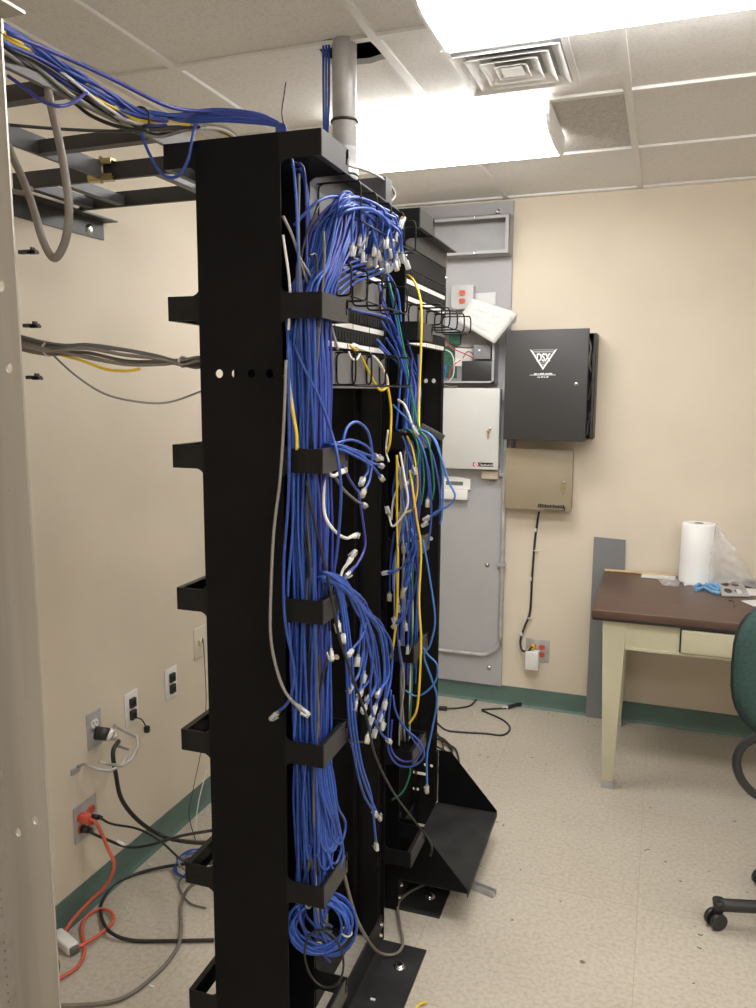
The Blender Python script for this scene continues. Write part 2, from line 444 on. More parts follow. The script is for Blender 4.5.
def rack(y0, y1, label, far_wide):
    t = empty('equipment_rack', (XF-.04, (y0+y1)/2, 0), label, 'equipment rack', 'black open equipment racks')
    for q, (ya, s) in enumerate(((y0, 1), (y1, -1))):
        b = MB().m('black_steel')
        xb = XF-.076
        yw = ya+s*.0015
        if far_wide and q == 1:
            lp = [rect(-.872, XF, .006, RT-.01, .004)]
            for hz in (1.655, 1.10): lp += [circ(-.763, hz, .0075), circ(-.735, hz, .0075)]
            lp += [circ(x, .243, .0065) for x in (-.80, -.775, -.742, -.719)]
            lp += [rect(-.79, -.735, .20, .212, .005), rect(-.79, -.765, .135, .147, .005)]
            b.plate(lp, .003, planeY(yw))
        else:
            b.plate([rect(xb, XF, .006, RT-.01, .003)], .003, planeY(yw))
        ye = ya+s*.030
        # front flange with its row of mounting holes
        lp = [rect(min(yw, ye), max(yw, ye), .006, RT-.01)]
        z = .08
        hs = []
        while z < RT-.05:
            hs.append(circ(ya+s*.019, z, .0028, 6)); z += .0148*1.0 if len(hs) % 3 else .0148
        b.plate(lp+hs, .0025, planeXp(XF-.00125))
        b.box(xb, xb+.0025, min(yw, ye), max(yw, ye), .006, RT-.01)
        b.build('upright', None, t)
    MB().box(XF, XF+.0035, y0+.002, y1-.002, RT-.058, RT-.004).box(XF, XF+.036, y0+.002, y1-.002, RT-.007, RT-.0035).build('top_angle', 'ladder_grey', t)
    MB().box(XF-.0795, XF-.076, y0+.002, y1-.002, RT-.058, RT-.004).box(XF-.11, XF-.0795, y0+.002, y1-.002, RT-.007, RT-.0035).build('top_angle', 'black_steel', t)
    for x0, x1, xv in ((XF, -.557, XF), (-.91, XF-.0785, XF-.0785)):
        yb0, yb1 = y0+.002, y1-.002
        front = x0 == XF
        b = MB().m('dusty_black').box(x0 if not front else x0, x1, yb0, yb1, 0, .006)
        b.box(xv if front else xv-.006, xv+.006 if front else xv, yb0, yb1, 0, .085)
        p = b.build('base_angle', None, t)
        bx = -.612 if front else -.86
        for yy in (y0+.09, y1-.09): bolt(p, (bx, yy, .006), .012)
        if front:
            for yy in (y0+.04, y1-.012): bolt(p, (XF+.006, yy, .06), .006, 'X')
            for yy in (y0+.02, y1-.02): bolt(p, (XF+.006, yy, .03), .006, 'X')
    return t
rack1 = rack(R10, R11, 'near black two-post rack with blue cables hanging over its wire rings', False)
rack2 = rack(R20, R21, 'far black two-post rack with yellow cable and bolted shelf at its foot', True)

# rack contents
def filler(y0, y1, z0, z1, label, m='panel_grey'):
    o = MB().box(XF+.0005, XF+.003, y0+.006, y1-.006, z0+.001, z1-.001).build('filler_panel', m, rack1 if y0 < 2 else rack2, label=label)
    for yy in (y0+.016, y1-.016): bolt(o, (XF+.003, yy, (z0+z1)/2), .003, 'X', name='screw')
    return o
def wire_manager(y0, y1, z0, z1, label, depth=.095, n=5, m='grey_steel', zo=0):
    t = MB().box(XF+.0005, XF+.003, y0+.006, y1-.006, z0+.001, z1-.001).build('wire_manager', m, rack1 if y0 < 2 else rack2, label=label)
    for i in range(n):
        y = y0+.05+(y1-y0-.11)*i/(n-1)
        a0, a1 = z0+.008+zo, z1-.006+zo
        xf = XF+.003+depth
        w = .038
        pts = [(XF+.003, y, a1), (xf-.012, y, a1), (xf, y, a1-.010), (xf, y, a0+.012), (xf-.002, y+.004, a0+.002), (xf-.002, y+w-.01, a0), (xf, y+w, a0+.01)]
        b = MB().tube([(XF+.001, y, a1), (xf-.015, y, a1), (xf-.003, y, a1-.004), (xf, y, a1-.016), (xf, y, a0+.016), (xf-.003, y, a0+.004), (xf-.015, y, a0), (XF+.020, y, a0), (XF+.009, y, a0+.004), (XF+.006, y, a0+.014), (XF+.006, y, a1-.014), (XF+.009, y, a1-.004), (XF+.018, y, a1)], .0023, 6, 4)
        b.build('wire_ring', 'black_steel', t)
    MB().cyl((XF+.003+depth, y0+.05, z0+.006+zo), (XF+.003+depth, y1-.045, z0+.006+zo), .0019, seg=6).build('front_rod', 'black_steel', t)
    return t
def patch_panel(y0, y1, z0, z1, rows, label):
    t = MB().box(XF+.0005, XF+.004, y0+.006, y1-.006, z0+.0005, z1-.0005).build('patch_panel', 'mesh_port', rack1 if y0 < 2 else rack2, label=label)
    hh = (z1-z0)/rows
    for r in range(rows):
        zz = z0+hh*r
        n = 24; w = (y1-y0-.05)/n
        b = MB().m('mesh_port')
        for i in range(n):
            gy_ = y0+.025+w*i+(i//6)*.0
            b.box(XF+.004, XF+.0065, gy_+.002, gy_+w-.002, zz+hh*.48, zz+hh*.88)
        o = b.build('port_row', None, t)
        for j in range(4):
            ya = y0+.028+(y1-y0-.05)/4*j
            MB().box(XF+.004, XF+.0052, ya, ya+(y1-y0-.05)/4-.006, zz+hh*.10, zz+hh*.36).build('label_strip', 'white_plastic', t)
    return t
wire_manager(R10, R11, 1.957, RT-.04, 'grey horizontal wire manager at the very top of the near rack, buried in blue cables')
patch_panel(R10, R11, 1.890, 1.956, 2, 'topmost patch panel of the near rack, under the hanging blue plugs')
wire_manager(R10, R11, 1.808, 1.888, 'grey horizontal wire manager of the near rack between its two patch panels', depth=.075)
patch_panel(R10, R11, 1.712, 1.805, 2, 'lower patch panel of the near rack with two white label rows')
wire_manager(R10, R11, 1.625, 1.711, 'lowest horizontal wire manager of the near rack, yellow loop resting in it', depth=.085)
filler(R20, R21, 1.967, RT-.06, 'black blank filler panel at the top of the far rack', 'mesh_port')
patch_panel(R20, R21, 1.872, 1.966, 2, 'upper patch panel of the far rack where a yellow cable starts')
wire_manager(R20, R21, 1.800, 1.871, 'horizontal wire manager of the far rack with long rings reaching forward', depth=.1, n=5)
patch_panel(R20, R21, 1.752, 1.799, 1, 'single-row lower patch panel of the far rack')

# bolted shelf with two triangular gussets
t = MB().box(XF+.004, -.470, R20+.004, R21-.002, .102, .1045).box(-.4725, -.470, R20+.004, R21-.002, .090, .102).build('rack_shelf', 'dusty_black', rack2, label='black cantilever shelf with triangular sides bolted low on the far rack')
for yy, nm in ((R20+.004, 'near_gusset'), (R21-.005, 'far_gusset')):
    MB().prism([(XF+.008, yy, .105), (-.471, yy, .105), (-.471, yy, .112), (-.645, yy, .310), (XF+.008, yy, .310)], (0, .003, 0)).build('gusset', 'black_plate', t)
for y_ in (R20+.004, R21-.028): MB().box(XF+.004, XF+.0065, y_, y_+.026, .112, .315).build('mounting_flange', 'black_steel', t)
# metal bar on the floor under it
b = MB(); p0 = at(472, 884, Z=.012); p1 = at(495, 893, Z=.012)
dv = (p1-p0).normalized(); p0 = p0-dv*.12
ang = math.atan2(dv.y, dv.x); Mx = Matrix.Translation((p0.x, p0.y, 0)) @ Matrix.Rotation(ang, 4, 'Z')
L = (p1-p0).length
b.m('galv').box(0, L, -.012, .012, 0, .003, Mx).box(0, L, -.012, -.009, 0, .02, Mx).box(0, L, .009, .012, 0, .02, Mx)
b.build('metal_channel', None, label='short silver metal channel lying on the floor under the black shelf', cat='metal bar')

# bracket sticking out of the far rack
b = MB().m('charcoal')
q0 = at(431, 432, Y=2.64)
qa, qb = at(434, 431, Y=2.60), at(449, 439, Y=2.62); dq = (qb-qa); lq = dq.length
Mb = Matrix.Translation(qa) @ dq.to_track_quat('X', 'Z').to_matrix().to_4x4()
b.rbox(-.03, lq, -.012, .012, -.010, .014, .002, 2, Mb)
b.build('cable_bracket', None, label='short black bracket arm sticking out of the far rack beside the white panel', cat='bracket')

# the whole rack row stands slightly askew in the room
bpy.context.view_layer.update()
ROW = Matrix.Translation((-.685, 1.365, .8)) @ Matrix.Rotation(.019, 4, 'Z') @ Matrix.Rotation(.004, 4, 'Y') @ Matrix.Translation((.685, -1.365, -.8))
for o in list(col.objects):
    if o.parent is None and (o.name.startswith(('cable_manager', 'equipment_rack', 'cable_bracket'))): o.matrix_world = ROW @ o.matrix_world
# ---------------------------------------------------------------- aluminium rack upright at the left edge
AY = .88
def al(px, py, y=AY): p = at(px, py, Y=y); return (p.x, p.z)
t = empty('aluminium_rack', (-.9, AY, 0), 'brushed aluminium rack upright filling the left edge of the view', 'equipment rack')
lp = [rect(-.936, -.846, 0, 2.15)]
h1, h2, h3, h4 = al(40, 831), al(24, 821), al(10, 371), al(1, 286)
lp += [circ(*al(36, 820), .0055, 16, .0075), circ(*al(19, 832), .0055, 16, .0075), circ(*al(10, 368), .0055, 14, .007), circ(*al(2, 286), .0055, 14, .0085)]
lp += [circ(*al(px, py), .0012, 6) for px, py in ((9, 490), (21, 718), (35, 928), (14, 600))]
MB().plate(lp, .003, planeY(AY)).build('web', 'aluminium', t)
b = MB(); zs = .05; hs = []
while zs < 2.05: hs.append(circ(AY-.018, zs, .0022, 6)); zs += .0148
b.plate([rect(AY-.075, AY-.0015, 0, 2.15)]+hs, .003, planeXp(-.9345))
b.build('front_flange', 'alum_shaded', t)
xa_, za_ = al(25, 14)
MB().box(-.846, xa_, AY-.045, AY+.001, za_, za_+.004).box(-.846, -.843, AY-.003, AY+.001, za_-.018, za_+.03).build('top_bracket', 'aluminium', t)
MB().box(-1.04, -.85, AY-.12, AY+.10, 0, .006).build('foot', 'aluminium', t)
for (px, py) in ((38, 251), (40, 325), (42, 377)):
    p = at(px, py, Y=AY+.02)
    b = MB().box(-.855, p.x-.002, AY+.015, AY+.022, p.z-.003, p.z+.002).box(p.x-.014, p.x, AY+.015, AY+.022, p.z-.004, p.z).box(p.x-.009, p.x-.006, AY+.015, AY+.022, p.z, p.z+.005)
    b.build('hook', 'dark_bar', t)
# ---------------------------------------------------------------- overhead ladder runway
LZ0, LZ1 = 2.128, 2.168
t = empty('ladder_runway', (-1.16, 1.0, LZ0), 'grey overhead ladder runway carrying the cable bundle toward the racks', 'cable ladder', 'overhead cable ladders')
MB().box(-1.02, -1.01, .35, 1.655, LZ0, LZ1).build('side_rail', 'grey_steel', t)
MB().box(-1.32, -1.31, .35, 1.655, LZ0, LZ1).build('side_rail', 'ladder_grey', t)
for y in (.6, .9, 1.195, 1.46):
    MB().box(-1.31, -1.02, y-.012, y+.012, LZ0+.002, LZ0+.03).build('rung', 'dark_bar', t)
t = empty('ladder_runway', (-1.25, 1.79, LZ0), 'dark overhead ladder runway bridging from the left wall to the racks', 'cable ladder', 'overhead cable ladders')
for y in (1.675, 1.92):
    MB().box(XL+.03, -.80, y-.005, y+.005, LZ0, LZ1).build('side_rail', 'dark_bar', t)
for x in (-1.56, -1.455, -1.17, -.88):
    MB().box(x-.012, x+.012, 1.68, 1.915, LZ0+.002, LZ0+.028).build('rung', 'ladder_grey', t)
b = MB().m('zinc_gold').prism([(-1.345, 1.655, LZ0-.002), (-1.285, 1.655, LZ0-.002), (-1.285, 1.67, LZ0+.004), (-1.345, 1.67, LZ0+.004)], (0, 0, .004))
for s in (0, 1):
    zc = LZ0-.006+s*.046
    b.box(-1.35, -1.28, 1.652, 1.67, zc, zc+.005); b.box(-1.35, -1.28, 1.650, 1.653, zc+(.005 if not s else -.009), zc+(.015 if not s else .001))
b.cyl((-1.315, 1.66, LZ0-.01), (-1.315, 1.66, LZ1+.012), .0045)
b.build('splice_clamp', None, t)
# wall angle
t = MB().box(XL, XL+.004, 1.35, 2.05, 2.07, 2.125).box(XL, XL+.045, 1.35, 2.065, 2.122, 2.1265).build('wall_angle', 'ladder_grey',
    label='grey steel wall angle bolted to the left wall under the ladder runway', cat='wall bracket')
bolt(t, (XL+.004, 1.985, 2.09), .011, 'X')
bolt(t, (XL+.004, 1.50, 2.09), .011, 'X')
MB().tube([(XL+.03, 1.91, 2.127), (XL+.03, 1.93, 2.16), (XL+.03, 1.945, 2.18), (XL+.03, 1.955, 2.168)], .004).build('hook_bolt', 'chrome', t)
# small grey end box on top of the near rack by the conduit
b = MB().m('ladder_grey'); p = at(378, 178, X=-.68); p_ = at(400, 212, X=-.68)
b.box(-.80, -.69, 1.965, 2.01, RT-.003, 2.155)
o = b.build('junction_box', None, label='small grey box on top of the near rack beside the conduit', cat='junction box')

# ---------------------------------------------------------------- cables
def plug_mesh():
    b = MB().m('clear'); b.rbox(-.0058, .0058, -.004, .004, .004, .0255, .0008, 1)
    b.prism([(-.003, .0045, .023), (.003, .0045, .023), (.003, .0085, .007), (-.003, .0085, .007)], (0, .0012, 0))
    b.m('grey_c').box(-.0035, .0035, -.0024, .0024, -.003, .012)
    b.m('gold_contact').box(-.0045, .0045, -.0046, -.0038, .019, .025)
    for v in b.bm.verts: v.co *= .98
    o = b.build('plug_source'); me = o.data; bpy.data.objects.remove(o); return me
PLUG = plug_mesh(); PLUG.name = 'plug'
bootm = {}
def boot_mesh(m):
    if m not in bootm:
        o = MB().m(m).lathe([(.0031, -.024), (.0036, -.012), (.0056, -.003), (.0058, .006), (.0045, .008)], (0, 0, 0), 10).build('boot_source')
        bootm[m] = o.data; o.data.name = 'boot'; bpy.data.objects.remove(o)
    return bootm[m]
def add_plug(cab, p, d, boot=None, roll=None):
    d = V(d).normalized(); q = d.to_track_quat('Z', 'Y')
    M = Matrix.Translation(V(p)) @ q.to_matrix().to_4x4() @ Matrix.Rotation(random.uniform(0, 6.28) if roll is None else roll, 4, 'Z')
    o = bpy.data.objects.new('plug', PLUG); col.objects.link(o); o.parent = cab
    o.matrix_local = Matrix.Translation(-wloc(cab)) @ M
    if boot:
        q = bpy.data.objects.new('boot', boot_mesh(boot)); col.objects.link(q); q.parent = o
    return o
def cable(pts, r, m, label, name='patch_cable', cat='cable', group=None, plug0=False, plug1=False, boot=None, n=6, seg=7):
    P = [V(p) for p in pts]
    o = MB().tube(P, r, seg, n).build(name, m, origin=P[0], label=label, cat=cat, group=group)
    bt = boot if boot else None
    if plug1: add_plug(o, P[-1], P[-1]-P[-2], bt)
    if plug0: add_plug(o, P[0], P[0]-P[1], bt)
    return o
def pp(spec, X=None, Y=None, Z=None):
    """list of (px,py) or (px,py,depth) -> points; depth overrides the plane value"""
    out = []
    for s in spec:
        v = s[2] if len(s) > 2 else None
        if X is not None: out.append(at(s[0], s[1], X=v if v is not None else X))
        elif Y is not None: out.append(at(s[0], s[1], Y=v if v is not None else Y))
        else: out.append(at(s[0], s[1], Z=v if v is not None else Z))
    return out
rnd = random.uniform
CR = .0029
# -- main blue bundle dropping down the near manager
Lb = 'blue patch cable in the thick bundle falling through the rings of the near cable manager'
Gb = 'blue cables of the big vertical bundle'
cells = []
for i in range(6):
    for j in range(10):
        cells.append((-.679+.0094*i, 1.386+.0095*j))
random.shuffle(cells)
for k_, (cx_, cy_) in enumerate(cells):
    jx = lambda a=.0055: rnd(-a, a)
    u = (cy_-1.386)/.1
    yy = 1.60+.22*rnd(0, 1)
    pts = []
    upper = k_ < 57
    if upper:
        plugs = k_ % 3 == 0
        if plugs:
            yp = rnd(1.64, 1.90); pts += [V((rnd(-.64, -.59), yp, rnd(1.91, 1.965))), V((rnd(-.63, -.59), yp-.03, rnd(1.975, 2.01)))]
        else:
            yp = rnd(1.60, 1.82); pts += [V((-.69, yp+.05, rnd(1.90, 1.95))), V((-.645, yp+.02, rnd(1.92, 1.97))), V((-.615, yp-.02, rnd(1.975, 2.0)))]
        pts += [V((rnd(-.635, -.605), 1.52+.10*u+rnd(-.01, .01), rnd(1.985, 2.015))), V((cx_+.014, 1.475+.11*u, rnd(1.92, 1.96)))]
        pts += [V((min(cx_+.010, -.612), 1.43+.085*u, 1.86))]
    else:
        plugs = False
        pts += [V((cx_-.03, cy_, 2.05+rnd(-.02, .01))), V((cx_-.006, cy_, 2.02))]
    dx = jx(.008); dy = jx(.008)
    zend = rnd(.50, .72)
    for z in (1.78, 1.64, 1.50, 1.36, 1.22, 1.08, .94, .80):
        a = (1.78-z)/1.0
        px_ = min(max(cx_+dx*a+jx(), -.690), -.621)-.004*a; py_ = min(max(cy_+dy*a+jx(.006), 1.378), 1.480)
        pts.append(V((px_, py_, z+rnd(-.02, .02))))
    px_, py_ = pts[-1].x, pts[-1].y
    if k_ % 3 == 0:      # loops back upward
        w = rnd(.018, .035)*(1 if rnd(0, 1) > .5 else -1)
        w = w if 1.382 < py_+w < 1.49 else -w
        pts += [V((px_, py_, zend+.12)), V((px_+.003, py_+w*.15, zend+.03)), V((px_+.006, py_+w*.5, zend)), V((px_+.006, py_+w*.9, zend+.04)), V((px_, py_+w, zend+.2))]
    elif k_ % 3 == 1: pts += [V((px_+jx(.01), py_+jx(.01), .68)), V((px_+jx(.01), min(max(py_+jx(.02), 1.38), 1.49), zend))]
    elif k_ % 6 == 2: pts += [V((px_, py_, .66)), V((px_+jx(.006), py_, .50)), V((-.65+jx(.02), 1.46+jx(.03), rnd(.36, .46)))]
    else: pts += [V((px_, py_, .70)), V((px_+jx(.012), py_+jx(.01), .62))]
    cable(pts, CR, random.choice(['blue', 'blue', 'blue_b', 'blue_purple']), Lb, group=Gb, plug0=upper and plugs, n=4, seg=7)
# a few dark and grey cables mixed in
for k_ in range(5):
    x_ = rnd(-.665, -.62); y_ = rnd(1.378, 1.40)
    pts = [V((x_+rnd(-.02, .02), y_+rnd(0, .05), 2.02-.05*k_))]
    for z in (1.85, 1.6, 1.4, 1.2, 1.0, .8, .62): pts.append(V((min(max(x_+rnd(-.02, .02), -.68), -.616), y_+rnd(-.002, .03), z)))
    cable(pts, .0027, 'black_c' if k_ % 2 else 'dgrey_c', 'dark cable threaded among the blue bundle of the near cable manager', group='dark cables in the blue bundle', n=5)
# loose cables in front of the near manager, traced one by one
YN = 1.357
cable(pp([(286, 360), (284, 420), (280, 480), (274, 530), (271, 590), (271, 640), (280, 680), (291, 700), (300, 708)], Y=1.350), .0031, 'grey_c', 'long grey patch cable hanging in front of the black side plate, plug at its end', plug1=True, boot='grey_c')
cable(pp([(288, 330), (289, 480), (284, 560), (285, 620), (294, 670), (289, 700), (278, 712)], Y=1.354), .0031, 'blue', 'blue patch cable hanging outside the bundle, grey plug pointing left near the side plate', plug1=True)
cable(pp([(290, 340), (293, 430), (293, 520), (288, 590), (290, 640), (296, 690), (294, 740)], Y=1.374), .003, 'blue_b', 'bright blue cable running down the left edge of the bundle')
cable(pp([(283, 216, 1.36), (292, 235, 1.38), (300, 258, 1.40), (312, 278, 1.42), (322, 296, 1.45), (330, 322, 1.47), (338, 350, 1.48)], Y=1.4), .0028, 'grey_c', 'thin grey cable slanting down right across the top of the bundle')
cable(pp([(283, 235), (290, 290), (288, 340), (289, 375), (297, 440), (298, 460)], Y=1.372), .0026, 'white_c', 'thin off-white wire left of the bundle above the second ring')
cable(pp([(285, 375), (290, 400), (296, 430), (297, 450)], Y=1.368), .0034, 'yellow_c', 'short yellow cable showing left of the blue bundle above the third ring')
cable(pp([(294, 345, 1.38), (305, 370, 1.38), (320, 400, 1.40), (332, 435, 1.42), (338, 460, 1.40), (341, 495, 1.40), (337, 550, 1.42), (331, 590, 1.42), (331, 610, 1.42)], Y=1.4), .0031, 'blue', 'blue cable crossing diagonally over the bundle and the third ring')
cable([at(303, 208, Y=1.40)-V((.02, 0, .03)), at(320, 200, Y=1.43), at(345, 197, Y=1.56), at(372, 203, Y=1.72), at(395, 215, Y=1.86), at(399, 222, Y=1.90)], .003, 'blue', 'blue cable arching high over the bundle to the near rack')
cable(pp([(300, 168), (307, 190), (309, 230), (305, 270), (300, 310), (297, 345)], Y=1.50), .004, 'blue_b', 'thick blue cable dropping along the inner edge of the near cable manager')
cable(pp([(306, 480, 1.38), (312, 510, 1.38), (320, 545, 1.39), (330, 590, 1.40), (340, 640, 1.41), (352, 675, 1.44), (366, 715, 1.52), (375, 755, 1.6), (392, 790, 1.75), (410, 815, 1.93), (428, 838, 2.0), (432, 848, 2.03), (430, 856, 2.03)], Y=1.4), .0029, 'black_c', 'long black cable slanting down right across both racks to the lowest ring')
cable(pp([(307, 590, 1.40), (310, 560, 1.40), (325, 590, 1.42), (330, 640, 1.42), (322, 680, 1.40), (316, 720, 1.40), (318, 740, 1.40)], Y=1.4), .0026, 'black_c', 'black cable curling over the fourth ring of the near manager')

# blue cables spilling over the fourth ring
G2 = 'blue cables spilling over the fourth ring'
L2 = 'blue patch cable with clear plug spilling right over the fourth ring of the near manager'
ends = [(352, 685), (357, 700), (362, 690), (366, 705), (370, 695), (372, 715), (376, 705), (380, 690), (381, 712), (376, 728), (369, 733), (386, 700), (364, 672), (383, 720), (358, 655), (352, 650)]
for i, (ex, ey) in enumerate(ends):
    w = i/len(ends); x0 = rnd(305, 318)
    xo = -.600+.002*(i % 4)
    top = 572+rnd(0, 12)
    pts = [V((-.655+rnd(-.01, .015), rnd(1.39, 1.47), 1.02)), V((-.645+rnd(-.01, .015), rnd(1.40, 1.47), 1.12))]
    pts += [at(x0+6, top+12, Y=rnd(1.42, 1.46)), at(326+rnd(-3, 4), top, X=-.615), at(342+rnd(-3, 5), top+7+5*w, X=xo)]
    sx = 342+(ex-342)
    pts += [at(356+16*w*.6+rnd(-2, 3), top+30+rnd(-4, 6), X=xo), at(max(ex, 360)+rnd(1, 5), top+60+rnd(-5, 5), X=xo)]
    if ey > 675: pts += [at(ex+rnd(4, 10), (top+60+ey)/2+10, X=xo)]
    pts += [at(ex, ey, X=xo)]
    cable(pts, CR, random.choice(['blue', 'blue_b', 'blue']), L2, group=G2, plug1=True, n=5)
for i, (ex, ey) in enumerate([(374, 812), (378, 815), (376, 842)]):
    cable([V((-.65, 1.43, 1.05)), at(318+i*3, 588, Y=1.43), at(330+i*3, 580-i, X=-.612), at(340+2*i, 600, X=-.600), at(346+i*3, 660, X=-.598), at(349+3*i, 720, X=-.598), at(356+3*i, 765, X=-.60), at((364, 369, 371)[i], 795, X=-.60), at(ex, ey, X=-.60)], CR, 'blue_b' if i else 'blue',
        ['long blue cable hanging lowest before the near rack, left plug of the pair', 'long blue cable hanging lowest before the near rack, right plug of the pair', 'longest blue cable before the near rack, its plug lowest of all'][i], plug1=True)
cable([V((-.65, 1.44, 1.08)), at(320, 592, Y=1.44), at(332, 577, X=-.61), at(352, 590, X=-.595), at(372, 640, X=-.592), at(370, 690, X=-.592), at(373, 715, X=-.592), at(381, 733, X=-.592), at(388, 740, X=-.592)], CR, 'blue', 'blue cable whose plug points right toward the far cable manager', plug1=True)
# small tuft at the third ring
G3 = 'blue cables at the third ring'
tuft = [[(322, 449), (336, 445), (352, 449), (368, 455), (378, 458)], [(324, 450), (340, 447), (356, 453), (370, 462), (379, 465)], [(326, 447), (338, 443), (352, 440), (366, 446), (375, 456)],
        [(325, 451), (338, 449), (355, 456), (372, 466), (380, 476)], [(334, 447), (345, 450), (364, 456), (368, 470), (364, 478)]]
for i, tr in enumerate(tuft):
    cable([V((-.64, 1.42, 1.40))]+[at(tr[0][0], tr[0][1], Y=1.43)]+[at(x, y, X=-.598) for x, y in tr[1:]], CR, 'blue_b' if i % 2 else 'blue', 'short blue patch cable resting on the third ring, clear plug pointing right', group=G3, plug1=True)
cable([V((-.64, 1.42, 1.40)), at(330, 452, Y=1.45), at(341, 446, X=-.60), at(347, 428, X=-.598), at(357, 422, X=-.598), at(368, 432, X=-.598), at(372, 455, X=-.598), at(370, 478, X=-.598), at(365, 489, X=-.598)], CR, 'blue_b', 'blue cable making a tall arch above the third ring', plug1=True)
cable([at(358, 490, X=-.60), at(362, 516, X=-.60), at(365, 545, X=-.60), at(358, 563, X=-.60), at(350, 572, X=-.60)][::-1][::-1], CR, 'blue_purple', 'violet-blue cable bowing right before the near rack, plug pointing down-left', plug1=True, boot='blue_purple')
cable([at(343, 465, X=-.60), at(350, 480, X=-.60), at(358, 492, X=-.60)], .0027, 'blue_purple', 'short violet-blue cable slanting below the third ring')
cable([at(318, 440, Y=1.44), at(324, 470, Y=1.44), at(324, 510, X=-.62), at(332, 528, X=-.605), at(345, 538, X=-.60), at(354, 536, X=-.60)], .0033, 'white_c', 'white cable curving below the third ring to a white plug', plug1=True, boot='white_c')
cable([at(325, 468, Y=1.44), at(334, 476, X=-.61), at(344, 490, X=-.60), at(355, 500, X=-.60), at(362, 504, X=-.60)], .003, 'dgrey_c', 'dark grey cable below the third ring ending in a clear plug', plug1=True)
cable([at(326, 470, Y=1.44), at(333, 476, X=-.60), at(341, 472, X=-.60)], .0035, 'white_c', 'stubby white cable right under the third ring', plug1=True, boot='white_c')
cable([at(350, 560, X=-.60), at(342, 572, X=-.61), at(338, 595, X=-.61)], .003, 'white_c', 'short white cable end above the blue arch', plug0=True, boot='white_c')
for (x, y, lab) in ((338, 622, 'clear plug end hanging under the blue arch beside the fourth ring'), (343, 633, 'clear plug end lying level below the blue arch'), (331, 650, 'clear plug end at the tip of the blue cable beside the black slanting cable')):
    cable([at(x-3, y-35, X=-.63), at(x-1, y-18, X=-.615), at(x, y, X=-.60)], .0028, 'blue', lab, plug1=True)
cable([at(352, 742, X=-.62), at(347, 739, X=-.61), at(352, 742, X=-.60)+V((0, 0, .001)), at(362, 742, X=-.60)], .0028, 'black_c', 'tiny black lead with white ends before the near rack', plug0=True)

# teardrop loops low in the near manager
for i in range(7):
    x0, x1, yb = 318+2.5*i, 330+2.2*i, 838+rnd(0, 38)
    xo = -.622+.002*i
    cable([V((-.65, 1.45, .93)), at(x0, 775, X=xo-.01), at(x1-6, 805, X=xo), at(x1+2, yb-22, X=xo), at(x1, yb-6, X=xo), at(x1-5, yb, X=xo-.004), at(x1-11, yb-8, X=xo-.008), at(x1-12, yb-30, X=xo-.012), at(x1-14, 790, X=xo-.015)], CR, 'blue_b' if i % 2 else 'blue',
        'blue cable folded into a teardrop loop above the sixth ring of the near manager', group='blue teardrop loops', n=5)
# coil and loops at the bottom of the near manager
cc = at(320, 925, Y=1.415); pts = []
for i in range(8*12+4):
    a = 2*PI*i/12; r = .054+.006*math.sin(i*.37)+.004*math.cos(i*1.3)
    pts.append(cc+V((r*1.02*math.cos(a), -.012+.024*(i/100)+.022*math.cos(a), r*1.1*math.sin(a))))
co = cable(pts, .003, 'blue_b', 'blue cable coiled and tied low in the near cable manager', n=2)
for a in (2.0, -.3):
    c = cc+V((.055*math.cos(a), .022*math.cos(a), .06*math.sin(a)))
    MB().tube([c+V((.012*math.cos(2*PI*i/10)*math.cos(a), .012*math.sin(2*PI*i/10), .012*math.cos(2*PI*i/10)*math.sin(a))) for i in range(10)], .002, 6, 2, closed=True).build('cable_tie', 'clear_tie', co)
pts = []
for i in range(3*12+5):
    a = 2*PI*i/12+1; r = .068+.006*math.sin(i*.5)
    pts.append(cc+V((.012+r*.85*math.cos(a), .035+.015*math.cos(a), -.02+r*1.1*math.sin(a))))
cable(pts, .003, 'blue', 'second larger blue coil drooping behind the tied one', n=2)
pts = []
for i in range(17):
    a = 2*PI*i/14+.6; r = .05
    pts.append(cc+V((.022+.045*math.cos(a), -.03, -.052+.066*math.sin(a))))
cable(pts, .0025, 'black_c', 'thin black cable looped in front of the blue coil', n=4)
# cables between near rack and floor plates
cable([at(343, 870, X=-.635), at(352, 905, X=-.63), at(362, 930, X=-.625), at(378, 952, Z=.05), at(395, 954, Z=.012), at(403, 944, Z=.012), at(400, 925, Z=.012), at(398, 905, Z=.012), at(408, 893, Z=.012), at(430, 882, Z=.012)], .0042, 'taupe_c', 'thick grey-brown cable looping from the near manager over the base plate', name='thick_cable')

# -- far manager: coloured cables
GB = 'blue cables in the far cable manager'
LBm = 'blue cable running down inside the far cable manager'
for i in range(16):
    x = rnd(-.685, -.640); y = rnd(2.035, 2.145)
    pts = [V((-.69, 2.0+rnd(-.1, 0), rnd(1.72, 1.93))) if i % 4 else V((x, y, 1.72)), V((x, y, 1.66))]
    for z in (1.58, 1.46, 1.33, 1.2, 1.05, .9): pts.append(V((min(x+rnd(-.008, .008), -.634), min(max(y+rnd(-.012, .012), 2.03), 2.152), z)))
    if i % 3: pts = pts[:-(i % 3)]
    pts.append(V((x, y, pts[-1].z-rnd(.05, .15))))
    cable(pts, CR, ['blue', 'blue_purple', 'blue', 'blue_b'][i % 4], LBm, group=GB, n=4)
for i in range(4):
    x = rnd(-.67, -.64); y = rnd(2.03, 2.07)
    pts = [V((x, y, 1.6))]+[V((x+rnd(-.006, .006), y+rnd(-.006, .012), z)) for z in (1.4, 1.2, 1.0, .8, .62)]
    cable(pts, .0027, ['grey_c', 'white_c', 'grey_c', 'green_c'][i], ['grey cable in the far cable manager, behind the yellow one', 'white cable winding down inside the far cable manager', 'second grey cable low in the far cable manager', 'green cable low in the far cable manager'][i])
YM = 2.012
